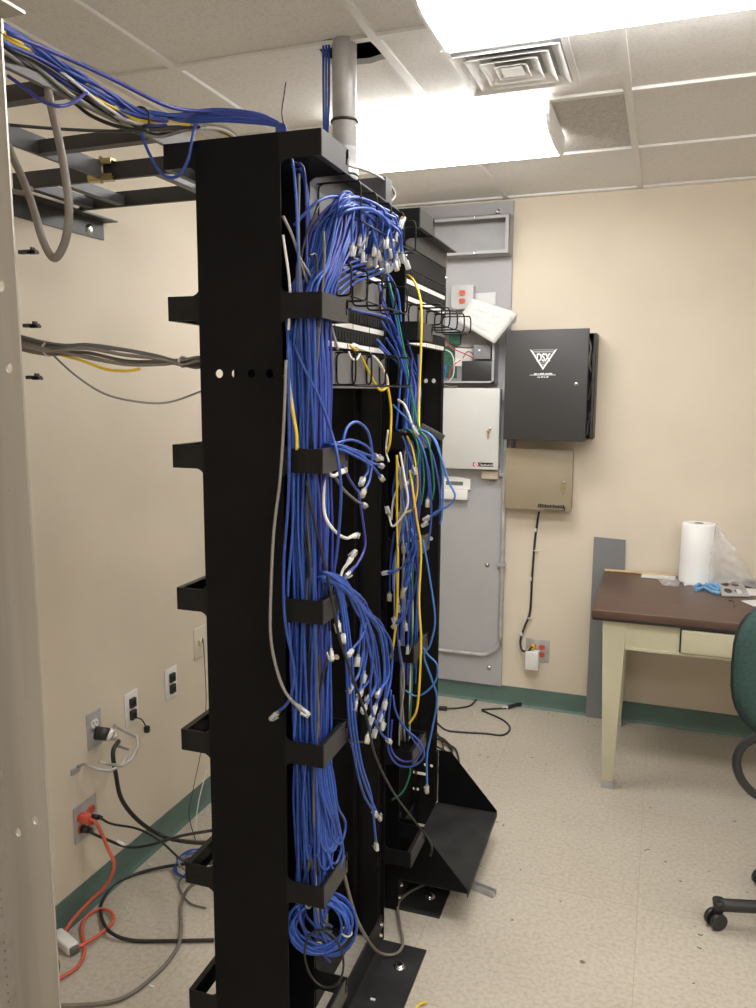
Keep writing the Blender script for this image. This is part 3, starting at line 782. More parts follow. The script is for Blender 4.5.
for i in range(14):
    x = 390+rnd(0, 32); y0_ = rnd(445, 560); L_ = rnd(60, 150)
    xe_ = x+rnd(-9, 9)
    m_ = ['blue', 'blue_b', 'sky_blue', 'blue', 'grey_c', 'blue_purple', 'white_c'][i % 7]
    kk = {'blue': 'blue', 'blue_b': 'blue', 'sky_blue': 'light blue', 'grey_c': 'grey', 'blue_purple': 'violet-blue', 'white_c': 'white'}[m_]
    cable(pp([(x, y0_), (x+rnd(-5, 5), y0_+L_*.35), (xe_+rnd(-4, 4), y0_+L_*.7), (xe_, y0_+L_)], Y=rnd(1.995, 2.01)), .0027, m_, 'loose %s cable hanging in front of the far cable manager' % kk, group='loose %s cables before the far manager' % kk, plug1=i % 2 == 0)
# drape over the third ring of the far manager
drape = [
 ('blue', [(392, 437, 2.10), (398, 430, 2.05), (404, 440, YM), (409, 455, 2.0), (413, 466, 2.0)], 1),
 ('yellow_c', [(396, 440, 2.10), (402, 430, 2.05), (409, 440, YM), (414, 455, 2.0), (418, 485, 2.0), (413, 508, 2.0), (404, 513, 2.0)], 1),
 ('green_c', [(394, 440, 2.10), (402, 429, 2.05), (411, 432, YM), (418, 446, 2.0), (417, 466, 2.0), (409, 480, 2.0)], 1),
 ('blue_b', [(400, 440, 2.10), (408, 430, 2.05), (417, 437, YM), (425, 455, 2.0), (429, 485, 2.0), (428, 498, 2.0)], 1),
 ('blue', [(402, 438, 2.10), (412, 429, 2.06), (424, 440, YM), (434, 460, 2.0), (440, 495, 2.0), (438, 512, 2.0), (431, 516, 2.0)], 1),
 ('green_c', [(405, 438, 2.10), (414, 429, 2.05), (426, 438, YM), (431, 455, 2.0), (434, 485, 2.0), (432, 500, 2.0)], 0),
 ('sky_blue', [(406, 438, 2.10), (416, 429, 2.05), (432, 437, YM), (440, 455, 2.0), (448, 480, 2.0), (455, 496, 2.0), (448, 506, 2.0), (436, 512, 2.0), (428, 520, 2.0)], 1),
 ('sky_blue', [(418, 428, 2.05), (434, 438, YM), (441, 460, 2.0), (443, 490, 2.0), (442, 515, 2.0), (440, 524, 2.0)], 0),
 ('blue', [(398, 436, 2.10), (410, 431, 2.05), (420, 442, YM), (426, 460, 2.0), (430, 480, 2.0), (431, 520, 2.0), (428, 545, 2.0)], 0),
 ('blue_purple', [(400, 436, 2.10), (407, 433, 2.04), (414, 448, YM), (419, 470, 2.0), (420, 500, 2.0), (417, 530, 2.0), (412, 560, 2.0)], 0),
 ('green_c', [(404, 438, 2.10), (412, 432, 2.04), (421, 450, YM), (424, 480, 2.0), (421, 505, 2.0)], 0),
 ('blue_b', [(399, 436, 2.10), (404, 432, 2.04), (409, 446, YM), (412, 470, 2.0), (405, 500, 2.0)], 0)]
dl = ['blue cable draped over the third ring of the far manager, leftmost plug', 'yellow cable draped over the third ring of the far manager ending in a plug', 'green cable curling left over the third ring of the far manager',
 'bright blue cable hanging from the third ring with a large clear plug', 'blue cable swinging out right of the far rack with its plug pointing left', 'green cable inside the drape beside the white panel',
 'light blue cable bulging farthest right across the white keypad', 'light blue cable hanging straight at the right of the drape', 'blue cable of the drape reaching below the plugs',
 'violet-blue cable of the drape ending lowest on the left', 'short green cable in the middle of the drape', 'bright blue cable of the drape ending on the far manager']
for (m_, tr, pl), lb in zip(drape, dl):
    cable(pp(tr, Y=2.0), .0029, m_, lb, plug1=bool(pl))
cable(pp([(402, 276, 2.24), (409, 276, 2.16), (416, 285, 2.08), (421, 305, 2.04), (421, 345, 2.03), (419, 400, 2.03), (419, 430, 2.005)], Y=2.1), .0033, 'yellow_c', 'yellow cable plugged into the upper patch panel of the far rack')
cable(pp([(397, 455), (397, 520), (398, 560), (397, 610), (394, 640), (391, 658)], Y=1.995), .0033, 'yellow_c', 'yellow cable running down the left side of the far manager', name='patch_cable')
cable(pp([(410, 470), (417, 520), (421, 550), (419, 600), (421, 640), (419, 690), (416, 712), (409, 724)], Y=1.998), .0033, 'yellow_c', 'yellow cable running down the right side of the far manager to the sixth ring')
cable(pp([(389, 282, 1.95), (392, 295, 1.95), (400, 330, 1.98), (410, 385, 2.0), (418, 425, 2.0), (422, 432, 2.0)], Y=2), .003, 'green_c', 'green cable slanting down to the drape from the near rack top')
cable(pp([(350, 346, 1.72), (358, 352, 1.78), (367, 368, 1.84), (377, 387, 1.88), (383, 390, 1.90), (388, 384, 1.93), (384, 372, 1.93), (378, 362, 1.90)], Y=1.8), .0032, 'yellow_c', 'yellow cable looped through the lowest wire manager of the near rack')
cable(pp([(388, 388, 1.96), (391, 410, 1.98), (390, 440, 1.98), (387, 452, 1.99)], Y=1.98), .0034, 'yellow_c', 'dull yellow cable just left of the far manager above the third ring')
cable(pp([(359, 348, 1.78), (368, 352, 1.80), (379, 362, 1.86), (387, 378, 1.90), (387, 386, 1.91)], Y=1.8), .0029, 'white_c', 'white cable slanting down beside the yellow loop in the near rack', plug0=True, boot='white_c')
cable(pp([(348, 344, 1.6), (350, 356, 1.6), (356, 360, 1.62), (360, 354, 1.66)], Y=1.6), .0024, 'white_c', 'thin white wire curl beside the yellow loop')
cable(pp([(388, 430), (386, 450), (389, 462)], Y=1.99), .0026, 'white_c', 'white cable arched left of the far manager by the clear plugs')
cable(pp([(398, 400, 2.02), (404, 404, 2.0), (409, 415, 2.0), (412, 424, 2.0)], Y=2), .0034, 'white_c', 'white cable hooked above the third ring of the far manager', plug1=True)
cable(pp([(393, 405, 2.02), (400, 412, 2.0), (408, 420, 2.0), (413, 428, 2.0)], Y=2), .003, 'sky_blue', 'light blue cable slanting to the third ring of the far manager', plug1=True)
cable(pp([(400, 452), (405, 480), (408, 500), (405, 512), (398, 522), (392, 526), (389, 515)], Y=1.99), .003, 'white_c', 'white cable looping in the far manager below the third ring', plug1=True)
cable(pp([(403, 470), (402, 520), (404, 560), (402, 600)], Y=2.0), .003, 'grey_c', 'grey cable hanging in the middle of the far manager')
for i, tr in enumerate([[(416, 534), (412, 548), (404, 565), (395, 571), (390, 572)], [(413, 560), (409, 578), (406, 585)], [(408, 600), (405, 615), (398, 622)]]):
    cable(pp(tr, Y=1.99), .003, 'blue', ['blue cable curving left to a white plug across the far manager', 'blue booted plug end in the middle of the far manager', 'blue cable end beside the fifth ring of the far manager'][i], plug1=True, boot='blue')
cable(pp([(423, 540, 2.03), (430, 580, 2.03), (435, 620, 2.03), (430, 645, 2.03), (424, 656, 2.03), (432, 680, 2.03), (437, 700, 2.03), (432, 730, 2.03), (427, 755, 2.03), (427, 785, 2.03)], Y=2.03), .0029, 'sky_blue', 'light blue cable weaving down the right side of the far manager to a low plug', plug1=True)
cable(pp([(405, 690), (415, 696), (426, 692), (436, 680), (437, 665), (428, 655), (423, 648)], Y=2.03), .0027, 'sky_blue', 'light blue loop bulging right below the fifth ring')
cable(pp([(391, 690, 1.99), (388, 730, 1.99), (389, 752, 1.99), (398, 765, 1.985), (413, 766, 1.985), (424, 756, 1.985), (420, 742, 1.99), (405, 728, 1.99), (396, 712, 1.99), (393, 695, 2.0)], Y=2), .003, 'blue', 'blue cable loop hanging below the sixth ring of the far manager')
cable(pp([(392, 720, 1.99), (391, 748, 1.99), (400, 760, 1.985), (412, 761, 1.985), (420, 752, 1.985), (412, 738, 1.99), (400, 720, 1.99)], Y=2), .0028, 'blue_purple', 'smaller violet-blue loop inside the blue one at the sixth ring')
cable(pp([(399, 640, 2.02), (404, 680, 2.02), (400, 720, 2.02), (399, 745, 2.02)], Y=2), .0027, 'grey_c', 'pale grey cable between the two lowest loops of the far manager')
cable(pp([(390, 752), (396, 760), (410, 768), (404, 790), (392, 800)], Y=2.03), .0026, 'green_c', 'dark green cable under the blue loop of the far manager')
cable(pp([(383, 270, 1.9), (392, 280, 1.98), (399, 300, 2.02), (402, 350, 2.03), (399, 400, 2.03), (396, 430, 2.03)], Y=2), .0031, 'blue_b', 'pale blue cable bowing from the near rack patch panel into the far manager')
cable(pp([(350, 309, 1.62), (362, 312, 1.70), (378, 315, 1.84), (390, 320, 1.93), (398, 335, 2.0)], Y=2), .003, 'blue', 'blue cable lying along the middle wire manager of the near rack')
# blue cables arcing with hanging plugs at the top right
for i in range(9):
    e = (rnd(352, 402), rnd(228, 252))
    xo = rnd(-.625, -.595)
    cable([at(338+rnd(-4, 4), 222, X=-.63), at(343+rnd(-3, 6), 207+rnd(0, 5), X=xo), at((e[0]+346)/2+4, 206+rnd(0, 8), X=xo), at(e[0]+rnd(-1, 3), e[1]-16, X=xo), at(e[0], e[1], X=xo)], CR, 'blue_b' if i % 2 else 'blue',
        'blue cable arching over the top wire manager with its plug hanging', group='blue arches at the top of the near rack', plug1=True)
for i in range(5):
    cable([at(400-2*i, 225+6*i, X=-.61), at(392, 240+6*i, X=-.62), at(375, 255+5*i, X=-.64), at(352+i, 262+5*i, X=-.65), at(336, 268+8*i, X=-.655)], CR, 'blue', 'blue cable sweeping low under the hanging plugs of the near rack', group='low blue sweeps at the near rack top', plug0=True)

# -- bundle along the ladder and over the near manager
specs = [('blue', 12), ('yellow_c', 2), ('grey_c', 5), ('white_c', 3), ('black_c', 3)]
names = {'blue': ('blue cable in the overhead bundle running along the ladder onto the near rack', 'blue overhead cables'),
 'yellow_c': ('yellow cable in the overhead bundle along the ladder', 'yellow overhead cables'), 'grey_c': ('grey cable in the overhead bundle along the ladder', 'grey overhead cables'),
 'white_c': ('white cable in the overhead bundle along the ladder', 'white overhead cables'), 'black_c': ('black cable in the overhead bundle along the ladder', 'black overhead cables')}
base = [(-40, 6, .93), (6, 38, 1.03), (40, 59, 1.12), (75, 82, 1.20), (105, 101, 1.28), (135, 118, 1.35), (162, 124, 1.385)]
def over(k, sp, m_, lb, gp, blue=False, r=.0032):
    # k: how far across the bundle (-1 upper edge .. 1 lower edge)
    ph = rnd(0, 6)
    pts = []
    for q, (x, y, Y) in enumerate(base):
        w = sp*(k+.35*math.sin(q*1.4+ph))
        pts.append(at(x-w*.4, y+w, Y=Y+rnd(-.008, .008)))
    if blue:
        h = rnd(0, 1); e = rnd(0, 1)
        pts += [at(186, 110+13*h, Y=1.41), at(214+8*e, 106+16*h, Y=1.42), at(246+9*e, 109+17*h-3*e, Y=1.43), at(266+12*e, 116+10*h, Y=1.44), at(274+14*e, 129+3*h, Y=1.44), V((-.755+.03*e, 1.44, 2.03)), V((-.75+.02*e, 1.44, 1.9))]
    else: pts += [at(190, 124+rnd(0, 5), Y=1.40), at(215+rnd(0, 12), 127+rnd(0, 5), Y=1.42), V((-.80, 1.44, 2.085)), V((-.79, 1.44, 1.98))]
    return cable(pts, r, m_, lb, name='overhead_cable', group=gp, n=6)
for m_, n_ in specs:
    a_, b_ = names[m_]
    for i in range(n_):
        k = {'blue': rnd(-1, .35), 'yellow_c': -.25+.2*i, 'grey_c': rnd(.1, 1.1), 'white_c': rnd(-.2, .7), 'black_c': rnd(.6, 1.2)}[m_]
        over(k, 9, 'blue_purple' if (m_ == 'blue' and i % 4 == 0) else m_, a_, b_, m_ == 'blue', .0036 if m_ in ('yellow_c', 'grey_c') else .0032)
tie = at(139, 120, Y=1.355)
tr_ = at(141, 116, Y=1.36)-at(131, 110, Y=1.33)
q_ = tr_.normalized(); a_ = q_.orthogonal().normalized(); b2 = q_.cross(a_)
MB().m('black_c').tube([tie+a_*.024*math.cos(2*PI*i/12)+b2*.024*math.sin(2*PI*i/12) for i in range(12)], .0022, 6, 2, closed=True).build('cable_tie', label='black cable tie around the overhead bundle', cat='cable tie')
cable(pp([(8, 33, .98), (60, 55, 1.1), (110, 78, 1.2), (160, 103, 1.30), (185, 110, 1.37), (215, 112, 1.42), (250, 116, 1.43), (278, 125, 1.44), (283, 133, 1.44)], Y=1), .0036, 'blue_purple', 'violet-blue cable riding highest above the overhead bundle', name='overhead_cable')
cable(pp([(140, 130, 1.35), (150, 155, 1.35), (163, 175, 1.35), (178, 176, 1.35), (188, 160, 1.35), (193, 135, 1.36), (196, 124, 1.40)], Y=1.35), .0032, 'blue', 'blue cable drooping in a U beside the near rack top', name='overhead_cable')
cable(pp([(8, 76), (25, 88), (42, 101), (58, 106), (72, 103, 1.13), (82, 96, 1.2), (92, 88, 1.25)], Y=1.08), .003, 'blue_purple', 'blue cable sagging under the ladder rail at far left', name='overhead_cable')
cable(pp([(10, 125, 1.12), (60, 129, 1.2), (110, 131, 1.28), (150, 130, 1.33), (200, 127, 1.40)], Y=1.2), .0028, 'black_c', 'thin brown-black cable stretched level under the overhead bundle', name='overhead_cable')
cable(pp([(75, 103), (90, 115), (110, 124), (130, 129), (148, 130)], Y=1.28), .0036, 'black_c', 'black cable sagging below the overhead bundle', name='overhead_cable')
cable(pp([(284, 126, 1.42), (282, 112, 1.42), (284, 96, 1.42), (286, 82, 1.42)], Y=1.42), .0014, 'black_c', 'thin black wire standing straight up from the near rack top', name='stiff_wire', cat='wire')
cable(pp([(48, 88), (52, 110), (60, 145), (66, 180), (69, 210), (66, 238), (58, 256), (51, 256), (42, 238), (34, 210), (24, 182), (14, 160), (8, 145)], Y=1.12), .0068, 'taupe_c', 'thick grey-brown cable looping down beneath the overhead ladder', name='thick_cable', n=5, seg=10)
cable(pp([(8, 190), (24, 193), (32, 188)], Y=1.3), .005, 'taupe_c', 'short thick grey cable end by the aluminium rack under the ladder', name='thick_cable')
# grey bundle at mid height on the left
for i in range(8):
    o = rnd(-1, 1)
    tr = [(10, 333+i*2), (48, 343+1.6*i), (85, 350+o*8), (125, 354+o*9+i*.6), (160, 360+o*5), (182, 362+rnd(-3, 3)), (198, 360+rnd(-4, 8)), (212, 362+rnd(-3, 3))]
    cable(pp([(x, y, 1.28+.0009*max(x-50, 0)+.012*math.sin(i)) for x, y in tr], Y=1.33), .0038 if i % 2 else .003, 'taupe_c' if i % 3 else 'dgrey_c', 'grey cable in the bundle bridging the gap at mid height', name='grey_cable', group='grey mid-height bundle')
cable(pp([(14, 346), (48, 352), (80, 360), (105, 369), (125, 371), (140, 369)], Y=1.30), .003, 'yellow_c', 'yellow cable under the grey mid-height bundle', name='yellow_cable')
cable(pp([(50, 352), (75, 375), (105, 394), (140, 402), (170, 402, 1.36), (207, 389, 1.42)], Y=1.32), .0022, 'grey_c', 'thin grey wire sagging below the grey mid-height bundle', name='grey_wire')
for (px, py) in ((48, 349), (183, 362)):
    c = at(px, py, Y=1.285 if px < 100 else 1.40); MB().m('clear_tie').tube([c+V((0, .015*math.cos(2*PI*i/10), (.013 if px < 100 else .010)*math.sin(2*PI*i/10))) for i in range(10)], .0024, 6, 2, closed=True).build('cable_tie', label='clear cable tie on the grey mid-height bundle, %s' % ('left one by the aluminium rack' if px < 100 else 'right one by the black plate'), cat='cable tie')
# blue cables beside the conduit
for i in range(3):
    x = CX-.042-.008*i
    cable([V((x, CY-.02+.01*i, 2.10)), V((x-.002, CY-.02+.01*i, 2.25)), V((x+.003, CY-.015, 2.42)), V((x+.002, CY-.01, H+.2))], .0033, 'blue_b' if i % 2 else 'blue', 'blue cable climbing beside the galvanized conduit into the ceiling hole', name='riser_cable', group='blue riser cables')
cable([at(347, 165, X=-.66), at(370, 172, X=-.68), at(388, 183, X=-.70), at(395, 195, X=-.70), at(390, 203, X=-.70)], .003, 'grey_c', 'pale grey cable arching off the near rack top by the conduit', name='patch_cable')

# ---------------------------------------------------------------- back wall equipment
def wb(px, py, d): return at(px, py, Y=YB-d)
BD = YB-.018
MB().box(-1.335, -.727, BD, YB-.001, .10, 2.522).build('plywood_backboard', 'board_grey', label='tall grey painted plywood backboard on the back wall behind the racks', cat='backboard')
bolts_on = [(487, 565, 'on the bare middle of the grey backboard'), (489, 668, 'low on the grey backboard above the green baseboard'), (498, 212, 'at the top right of the grey backboard')]
for px, py, wh in bolts_on:
    p = at(px, py, Y=BD)
    MB().lathe([(.012, 0), (.012, .002), (.0075, .0022), (.0075, .006), (.005, .0075)], (0, 0, 0), 14).build('wall_bolt', 'chrome', label='round washer-headed bolt '+wh, cat='bolt').matrix_world = Matrix.Translation(p) @ Matrix.Rotation(PI/2, 4, 'X')
# empty trough at the top
f0 = BD-.085
a_, c_ = at(430, 214, Y=f0), at(512, 254, Y=f0)
x0, x1 = -1.30, at(509.5, 230, Y=f0).x; z1, z0 = at(509, 213, Y=f0).z, at(509, 253, Y=f0).z
t = empty('steel_trough', ((x0+x1)/2, BD-.04, z0), 'open-fronted grey steel wiring trough at the top of the backboard', 'wiring trough')
b = MB().box(x0, x1, BD-.003, BD, z0, z1); b.build('back', 'panel_grey', t)
b = MB().box(x0, x1, f0, BD-.003, z0, z0+.003).box(x0, x1, f0, BD-.003, z1-.003, z1).box(x1-.003, x1, f0, BD-.003, z0+.003, z1-.003).box(x0, x0+.003, f0, BD-.003, z0+.003, z1-.003)
b.box(x0, x1, f0, f0+.002, z0, z0+.018).box(x0, x1, f0, f0+.002, z1-.018, z1).box(x1-.02, x1, f0, f0+.002, z0+.018, z1-.018); b.build('frame', 'board_grey', t)
for zz in (z0+.009, z1-.009):
    p = (at(475, 217, Y=f0).x, f0, zz)
    MB().m('chrome').lathe([(.005, 0), (.005, .004), (.003, .006)], p, 10, 'Y').build('screw', None, t)
def duplex(b, cx, cz, y, m_body, n=1, s=1.0, mk='black_c'):
    """a duplex outlet face centred at cx,cz on plane Y=y, facing the room"""
    for dz in (.0195, -.0195):
        b.m(m_body).plate([[(cx+u*s, cz+dz*s+v*s) for u, v in [(.0165*math.cos(q), max(-.0125, min(.0125, .0165*math.sin(q)))) for q in [2*PI*i/20 for i in range(20)]]]], .004, planeY(y-.002))
        b.m(mk)
        for u, w_, h_ in ((-.0062, .0012, .0042), (.0062, .0012, .0034)):
            b.box(cx+(u-w_)*s, cx+(u+w_)*s, y-.0046, y-.004, cz+(dz+.003-h_)*s, cz+(dz+.003+h_)*s)
        b.box(cx-.0022*s, cx+.0022*s, y-.0046, y-.004, cz+(dz-.0095)*s, cz+(dz-.0055)*s)
# surface outlet box with orange receptacles
p0, p1 = at(451.5, 285.5, Y=BD-.045), at(473, 308.5, Y=BD-.045)
t = empty('outlet_box', ((p0.x+p1.x)/2, BD-.02, p1.z), 'square metal surface box with two orange receptacles on the grey backboard', 'electrical outlet')
w = p1.x-p0.x; h = p0.z-p1.z
c = .012
oct_ = [(p0.x+c, p1.z), (p1.x-c, p1.z), (p1.x, p1.z+c), (p1.x, p0.z-c), (p1.x-c, p0.z), (p0.x+c, p0.z), (p0.x, p0.z-c), (p0.x, p1.z+c)]
MB().rbox(p0.x, p1.x, BD-.042, BD, p1.z, p0.z, .004).build('box', 'galv', t)
MB().plate([oct_], .003, planeY(BD-.0435)).build('cover', 'galv', t)
for (u, v) in ((p0.x+.009, p0.z-.009), (p1.x-.009, p0.z-.009), (p0.x+.009, p1.z+.009), (p1.x-.009, p1.z+.009)):
    MB().lathe([(.005, 0), (.005, .002), (.003, .003)], (u, BD-.042, v), 10, 'Y').build('screw', 'chrome', t)
b = MB(); duplex(b, (p0.x+p1.x)/2, (p0.z+p1.z)/2, BD-.045, 'orange', s=1.0); b.build('receptacle', None, t)

# open electronics enclosure
ed = .09; fy = BD-ed
x0, x1 = -1.16, at(495, 350, Y=fy).x; z0, z1 = at(480, 383.5, Y=fy).z, at(470, 331, Y=fy).z
t = empty('electronics_enclosure', ((x0+x1)/2, BD-.05, z0), 'open steel enclosure with circuit board, wires and a black battery above the white cabinet', 'electronics enclosure')
b = MB().box(x0, x1, BD-.003, BD, z0, z1).box(x0, x1, fy, BD-.003, z0, z0+.0025).box(x0, x1, fy, BD-.003, z1-.0025, z1).box(x1-.0025, x1, fy, BD-.003, z0+.0025, z1-.0025).box(x0, x0+.0025, fy, BD-.003, z0+.0025, z1-.0025)
b.box(x1-.014, x1, fy, fy+.002, z0, z1).box(x0, x1, fy, fy+.002, z0, z0+.012); b.build('shell', 'panel_grey', t)
q0, q1 = at(462, 361, Y=fy+.01), at(492, 380, Y=fy+.01)
MB().rbox(q0.x, q1.x, fy+.006, fy+.07, z0+.003, q0.z, .003).build('battery', 'black_plastic', t)
q0, q1 = at(474, 345, Y=fy+.03), at(491, 360, Y=fy+.03)
b = MB().m('board_dark').rbox(q0.x, q1.x, fy+.02, BD-.003, q1.z+.004, q0.z, .002); b.m('white_ink').box(q0.x+.025, q0.x+.034, fy+.0195, fy+.02, q0.z-.03, q0.z-.022); b.build('transformer', None, t)
q0, q1 = at(444, 346, Y=BD-.02), at(456, 378, Y=BD-.02)
MB().box(q0.x, q1.x, BD-.012, BD-.0035, q1.z, q0.z).build('circuit_board', 'pcb', t)
q0, q1 = at(449, 333, Y=BD-.03), at(460, 344, Y=BD-.03)
MB().box(q0.x, q1.x, BD-.03, BD-.0035, q1.z, q0.z).build('circuit_board', 'pcb', t)
q0, q1 = at(455, 348, Y=BD-.02), at(472, 366, Y=BD-.02)
MB().box(q0.x, q1.x, BD-.014, BD-.0035, q1.z, q0.z).build('mounting_plate', 'white_plastic', t)
for (m_, tr) in (('red_c', [(444, 340), (452, 348), (465, 354), (473, 358)]), ('white_c', [(444, 349), (451, 353), (454, 362), (453, 376), (446, 383)]), ('black_c', [(443, 338), (455, 346), (468, 348), (474, 347)]),
                 ('blue_b', [(443, 372), (446, 366), (445, 380), (443, 386)]), ('red_c', [(449, 380), (451, 370), (455, 364), (461, 360)]), ('dgrey_c', [(463, 358), (467, 352), (472, 353), (474, 357)]), ('white_c', [(444, 384), (450, 387), (456, 386), (458, 390)])):
    MB().tube(pp(tr, Y=fy+.035), .0028, 6, 5).build('wire', m_, t)
# white panel with key lock
fy = BD-.075
p0, p1 = at(441.5, 388, Y=fy), at(498, 470, Y=fy)
x0, x1, z0, z1 = p0.x, p1.x, p1.z, p0.z
t = empty('alarm_cabinet', ((x0+x1)/2, BD-.04, z0), 'white metal wall cabinet with a key in its lock, beside the far rack', 'wall cabinet')
MB().rbox(x0+.004, x1-.004, fy+.005, BD, z0+.004, z1-.004, .003).build('body', 'white_panel', t)
d = MB().rbox(x0, x1, fy, fy+.004, z0, z1, .0015).build('door', 'white_panel', t)
L_ = at(490, 429, Y=fy)
MB().m('chrome').lathe([(.008, 0), (.008, .004), (.005, .006)], (L_.x, fy, L_.z), 14, 'Y').build('lock', None, d)
b = MB().m('brass').box(L_.x-.001, L_.x+.001, fy-.014, fy-.004, L_.z-.004, L_.z+.004).cyl((L_.x-.006, fy-.010, L_.z-.012), (L_.x-.006, fy-.0085, L_.z-.012), .009).box(L_.x-.010, L_.x-.003, fy-.010, fy-.0085, L_.z-.05, L_.z-.016); b.build('key', None, d)
q0, q1 = at(473, 462.2, Y=fy), at(493, 467, Y=fy)
b = MB().m('black_c').box(q0.x, q1.x, fy-.0008, fy, q1.z, q0.z)
b.m('label_red').box(q0.x, q0.x+.034, fy-.0012, fy-.0008, q1.z, q0.z)
b.m('white_ink').plate([circ(q0.x+.016, (q0.z+q1.z)/2, .0095, 18), circ(q0.x+.016, (q0.z+q1.z)/2, .006, 14)], .0006, planeY(fy-.0014)).box(q0.x+.011, q0.x+.021, fy-.0016, fy-.0012, (q0.z+q1.z)/2-.0012, (q0.z+q1.z)/2+.0012)
xx = q0.x+.040
for i in range(8):
    hh = [.011, .006, .007, .009, .005, .008, .006, .010][i]; b.box(xx, xx+[.003, .004, .003, .003, .004, .003, .004, .003][i], fy-.0012, fy-.0008, q1.z+.004, q1.z+.004+hh); xx += .0078
b.build('label_plate', None, d)
# keypad
fy = BD-.03
x0, x1 = at(441, 490, Y=fy).x-.03, at(470, 490, Y=fy).x; z1, zm, z0 = at(455, 476.5, Y=fy).z, at(455, 489, Y=fy).z, at(455, 499.5, Y=fy).z
t = empty('keypad', ((x0+x1)/2, BD-.015, z0), 'white alarm keypad with a grey display under the white cabinet', 'keypad')
xm = (x0+x1)/2
b = MB()
prof = [(x0, zm), (x1, zm), (x1, z1-.012), (xm+.04, z1-.003), (xm, z1), (xm-.04, z1-.003), (x0, z1-.012)]
b.prism([(x, BD, z) for x, z in prof], (0, -.03, 0)); b.build('housing', 'white_plastic', t)
MB().rbox(x0, x1-.012, BD-.036, BD, z0, zm-.002, .003).build('flip_cover', 'white_plastic', t)
q0, q1 = at(446, 481, Y=fy), at(463, 485.5, Y=fy)
MB().box(q0.x, q1.x, fy-.001, fy, q1.z, q0.z).build('display', 'lcd', t)
MB().box(x1-.075, x1-.05, BD-.037, BD-.036, zm-.02, zm-.012).build('button', 'tbar', t)
# cream junction box under the cabinet
fy = BD-.035; q0, q1 = at(481.5, 471, Y=fy), at(497.5, 479.5, Y=fy)
t = MB().rbox(q0.x, q1.x, fy, BD, q1.z, q0.z, .003).build('junction_box', 'cream', label='small cream box tucked under the right of the white cabinet', cat='junction box')
MB().lathe([(.003, 0), (.003, .002), (.002, .003)], ((q0.x+q1.x)/2+.02, fy, (q0.z+q1.z)/2), 8, 'Y').build('screw', 'chrome', t)
MB().m('galv').tube(pp([(488, 482), (491, 484), (493, 481)], Y=BD-.006), .004, 6, 4).build('cable_clip', label='tiny metal cable clip on the backboard below the cream box', cat='cable clip')
# conduit down the right edge of the backboard, bending left at the foot
cyy = BD-.014
P = [at(506, 335, Y=cyy), at(505.5, 400, Y=cyy), at(504.5, 470, Y=cyy), at(502.5, 560, Y=cyy), at(501, 625, Y=cyy)]
xv = -.735
zc = at(470, 653.5, Y=cyy).z
pts = [V((xv, cyy, 1.90)), V((xv, cyy, 1.5)), V((xv, cyy, 1.0)), V((xv, cyy, zc+.12))]
for k_ in range(1, 7):
    a = PI/2*k_/6; pts.append(V((xv-.11+.11*math.cos(a), cyy, zc+.11-.11*math.sin(a))))
pts += [V((xv-.25, cyy, zc)), V((-1.33, cyy, zc))]
t = MB().tube(pts, .0105, 12, 3).build('conduit_pipe', 'galv', label='thin silver conduit down the backboard edge, curving left near the floor', cat='conduit')
for zz in (1.21, .75): MB().m('galv').box(xv-.022, xv+.02, cyy-.013, cyy+.012, zz-.008, zz+.008).build('strap', None, t)
MB().m('galv').rbox(xv-.017, xv+.017, cyy-.022, cyy+.013, 1.575, 1.69, .004).build('conduit_body', None, t)
MB().m('galv').cyl((xv, cyy, 1.545), (xv, cyy, 1.578), .015).build('coupling', None, t)
MB().cyl((-.700, YB-.012, 1.33), (-.700, YB-.012, 1.90), .0105).build('conduit_pipe', 'galv', label='short silver conduit between the black access box and the beige box', cat='conduit')

# papers
def sheet(corners, n, label, name='paper_sheet', th=.0012, cat='paper', curl=.01, marks=True):
    t = None; c = [V(q) for q in corners]
    nrm = (c[1]-c[0]).cross(c[3]-c[0]).normalized(); 
    if nrm.y > 0: nrm = -nrm
    g = 8; b = MB().m('paper'); rows = []
    for k_ in range(n):
        off = nrm*(th*1.8*k_)
        G = []
        for i in range(g+1):
            row = []
            for j in range(g+1):
                u, v = i/g, j/g
                p = c[0].lerp(c[1], u).lerp(c[3].lerp(c[2], u), v)+off+nrm*curl*(math.sin(u*2.4)*.6+(u*v)**2)+V((.002*k_, 0, -.002*k_))
                row.append(b.bm.verts.new(p))
            G.append(row)
        for i in range(g):
            for j in range(g): b._f(b.bm.faces.new((G[i][j], G[i+1][j], G[i+1][j+1], G[i][j+1])), True)
    o = b.build(name, None, label=label, cat=cat)
    s = o.modifiers.new('Solidify', 'SOLIDIFY'); s.thickness = .0006
    if marks:
        b = MB().m('grey_ink'); rr = random.Random(4)
        off = nrm*(th*1.8*(n-1)+.0022)
        ln = [(.22, .30, .5), (.22, .34, .42), (.30, .12, .5), (.33, .17, .46), (.15, .52, .46), (.15, .57, .40), (.15, .62, .43), (.58, .30, .75), (.60, .36, .72), (.60, .55, .68), (.15, .80, .8), (.15, .84, .7)]
        for (u0, v, u1) in ln:
            def q(u, v): return c[0].lerp(c[1], u).lerp(c[3].lerp(c[2], u), v)+off+nrm*curl*(math.sin(u*2.4)*.6+(u*v)**2)
            k_ = u0
            while k_ < u1-.03:
                e = k_+.03; b._f(b.bm.faces.new([b.bm.verts.new(w_) for w_ in (q(k_, v), q(e, v), q(e, v+.012), q(k_, v+.012))])); k_ += .045
        b.build('print', None, o)
    return o
sheet([wb(472, 298.5, .16), wb(517, 312.5, .13), wb(493.5, 342.5, .13), wb(457.5, 320.5, .16)], 4, 'tilted stack of printed papers hanging over the open steel enclosure')
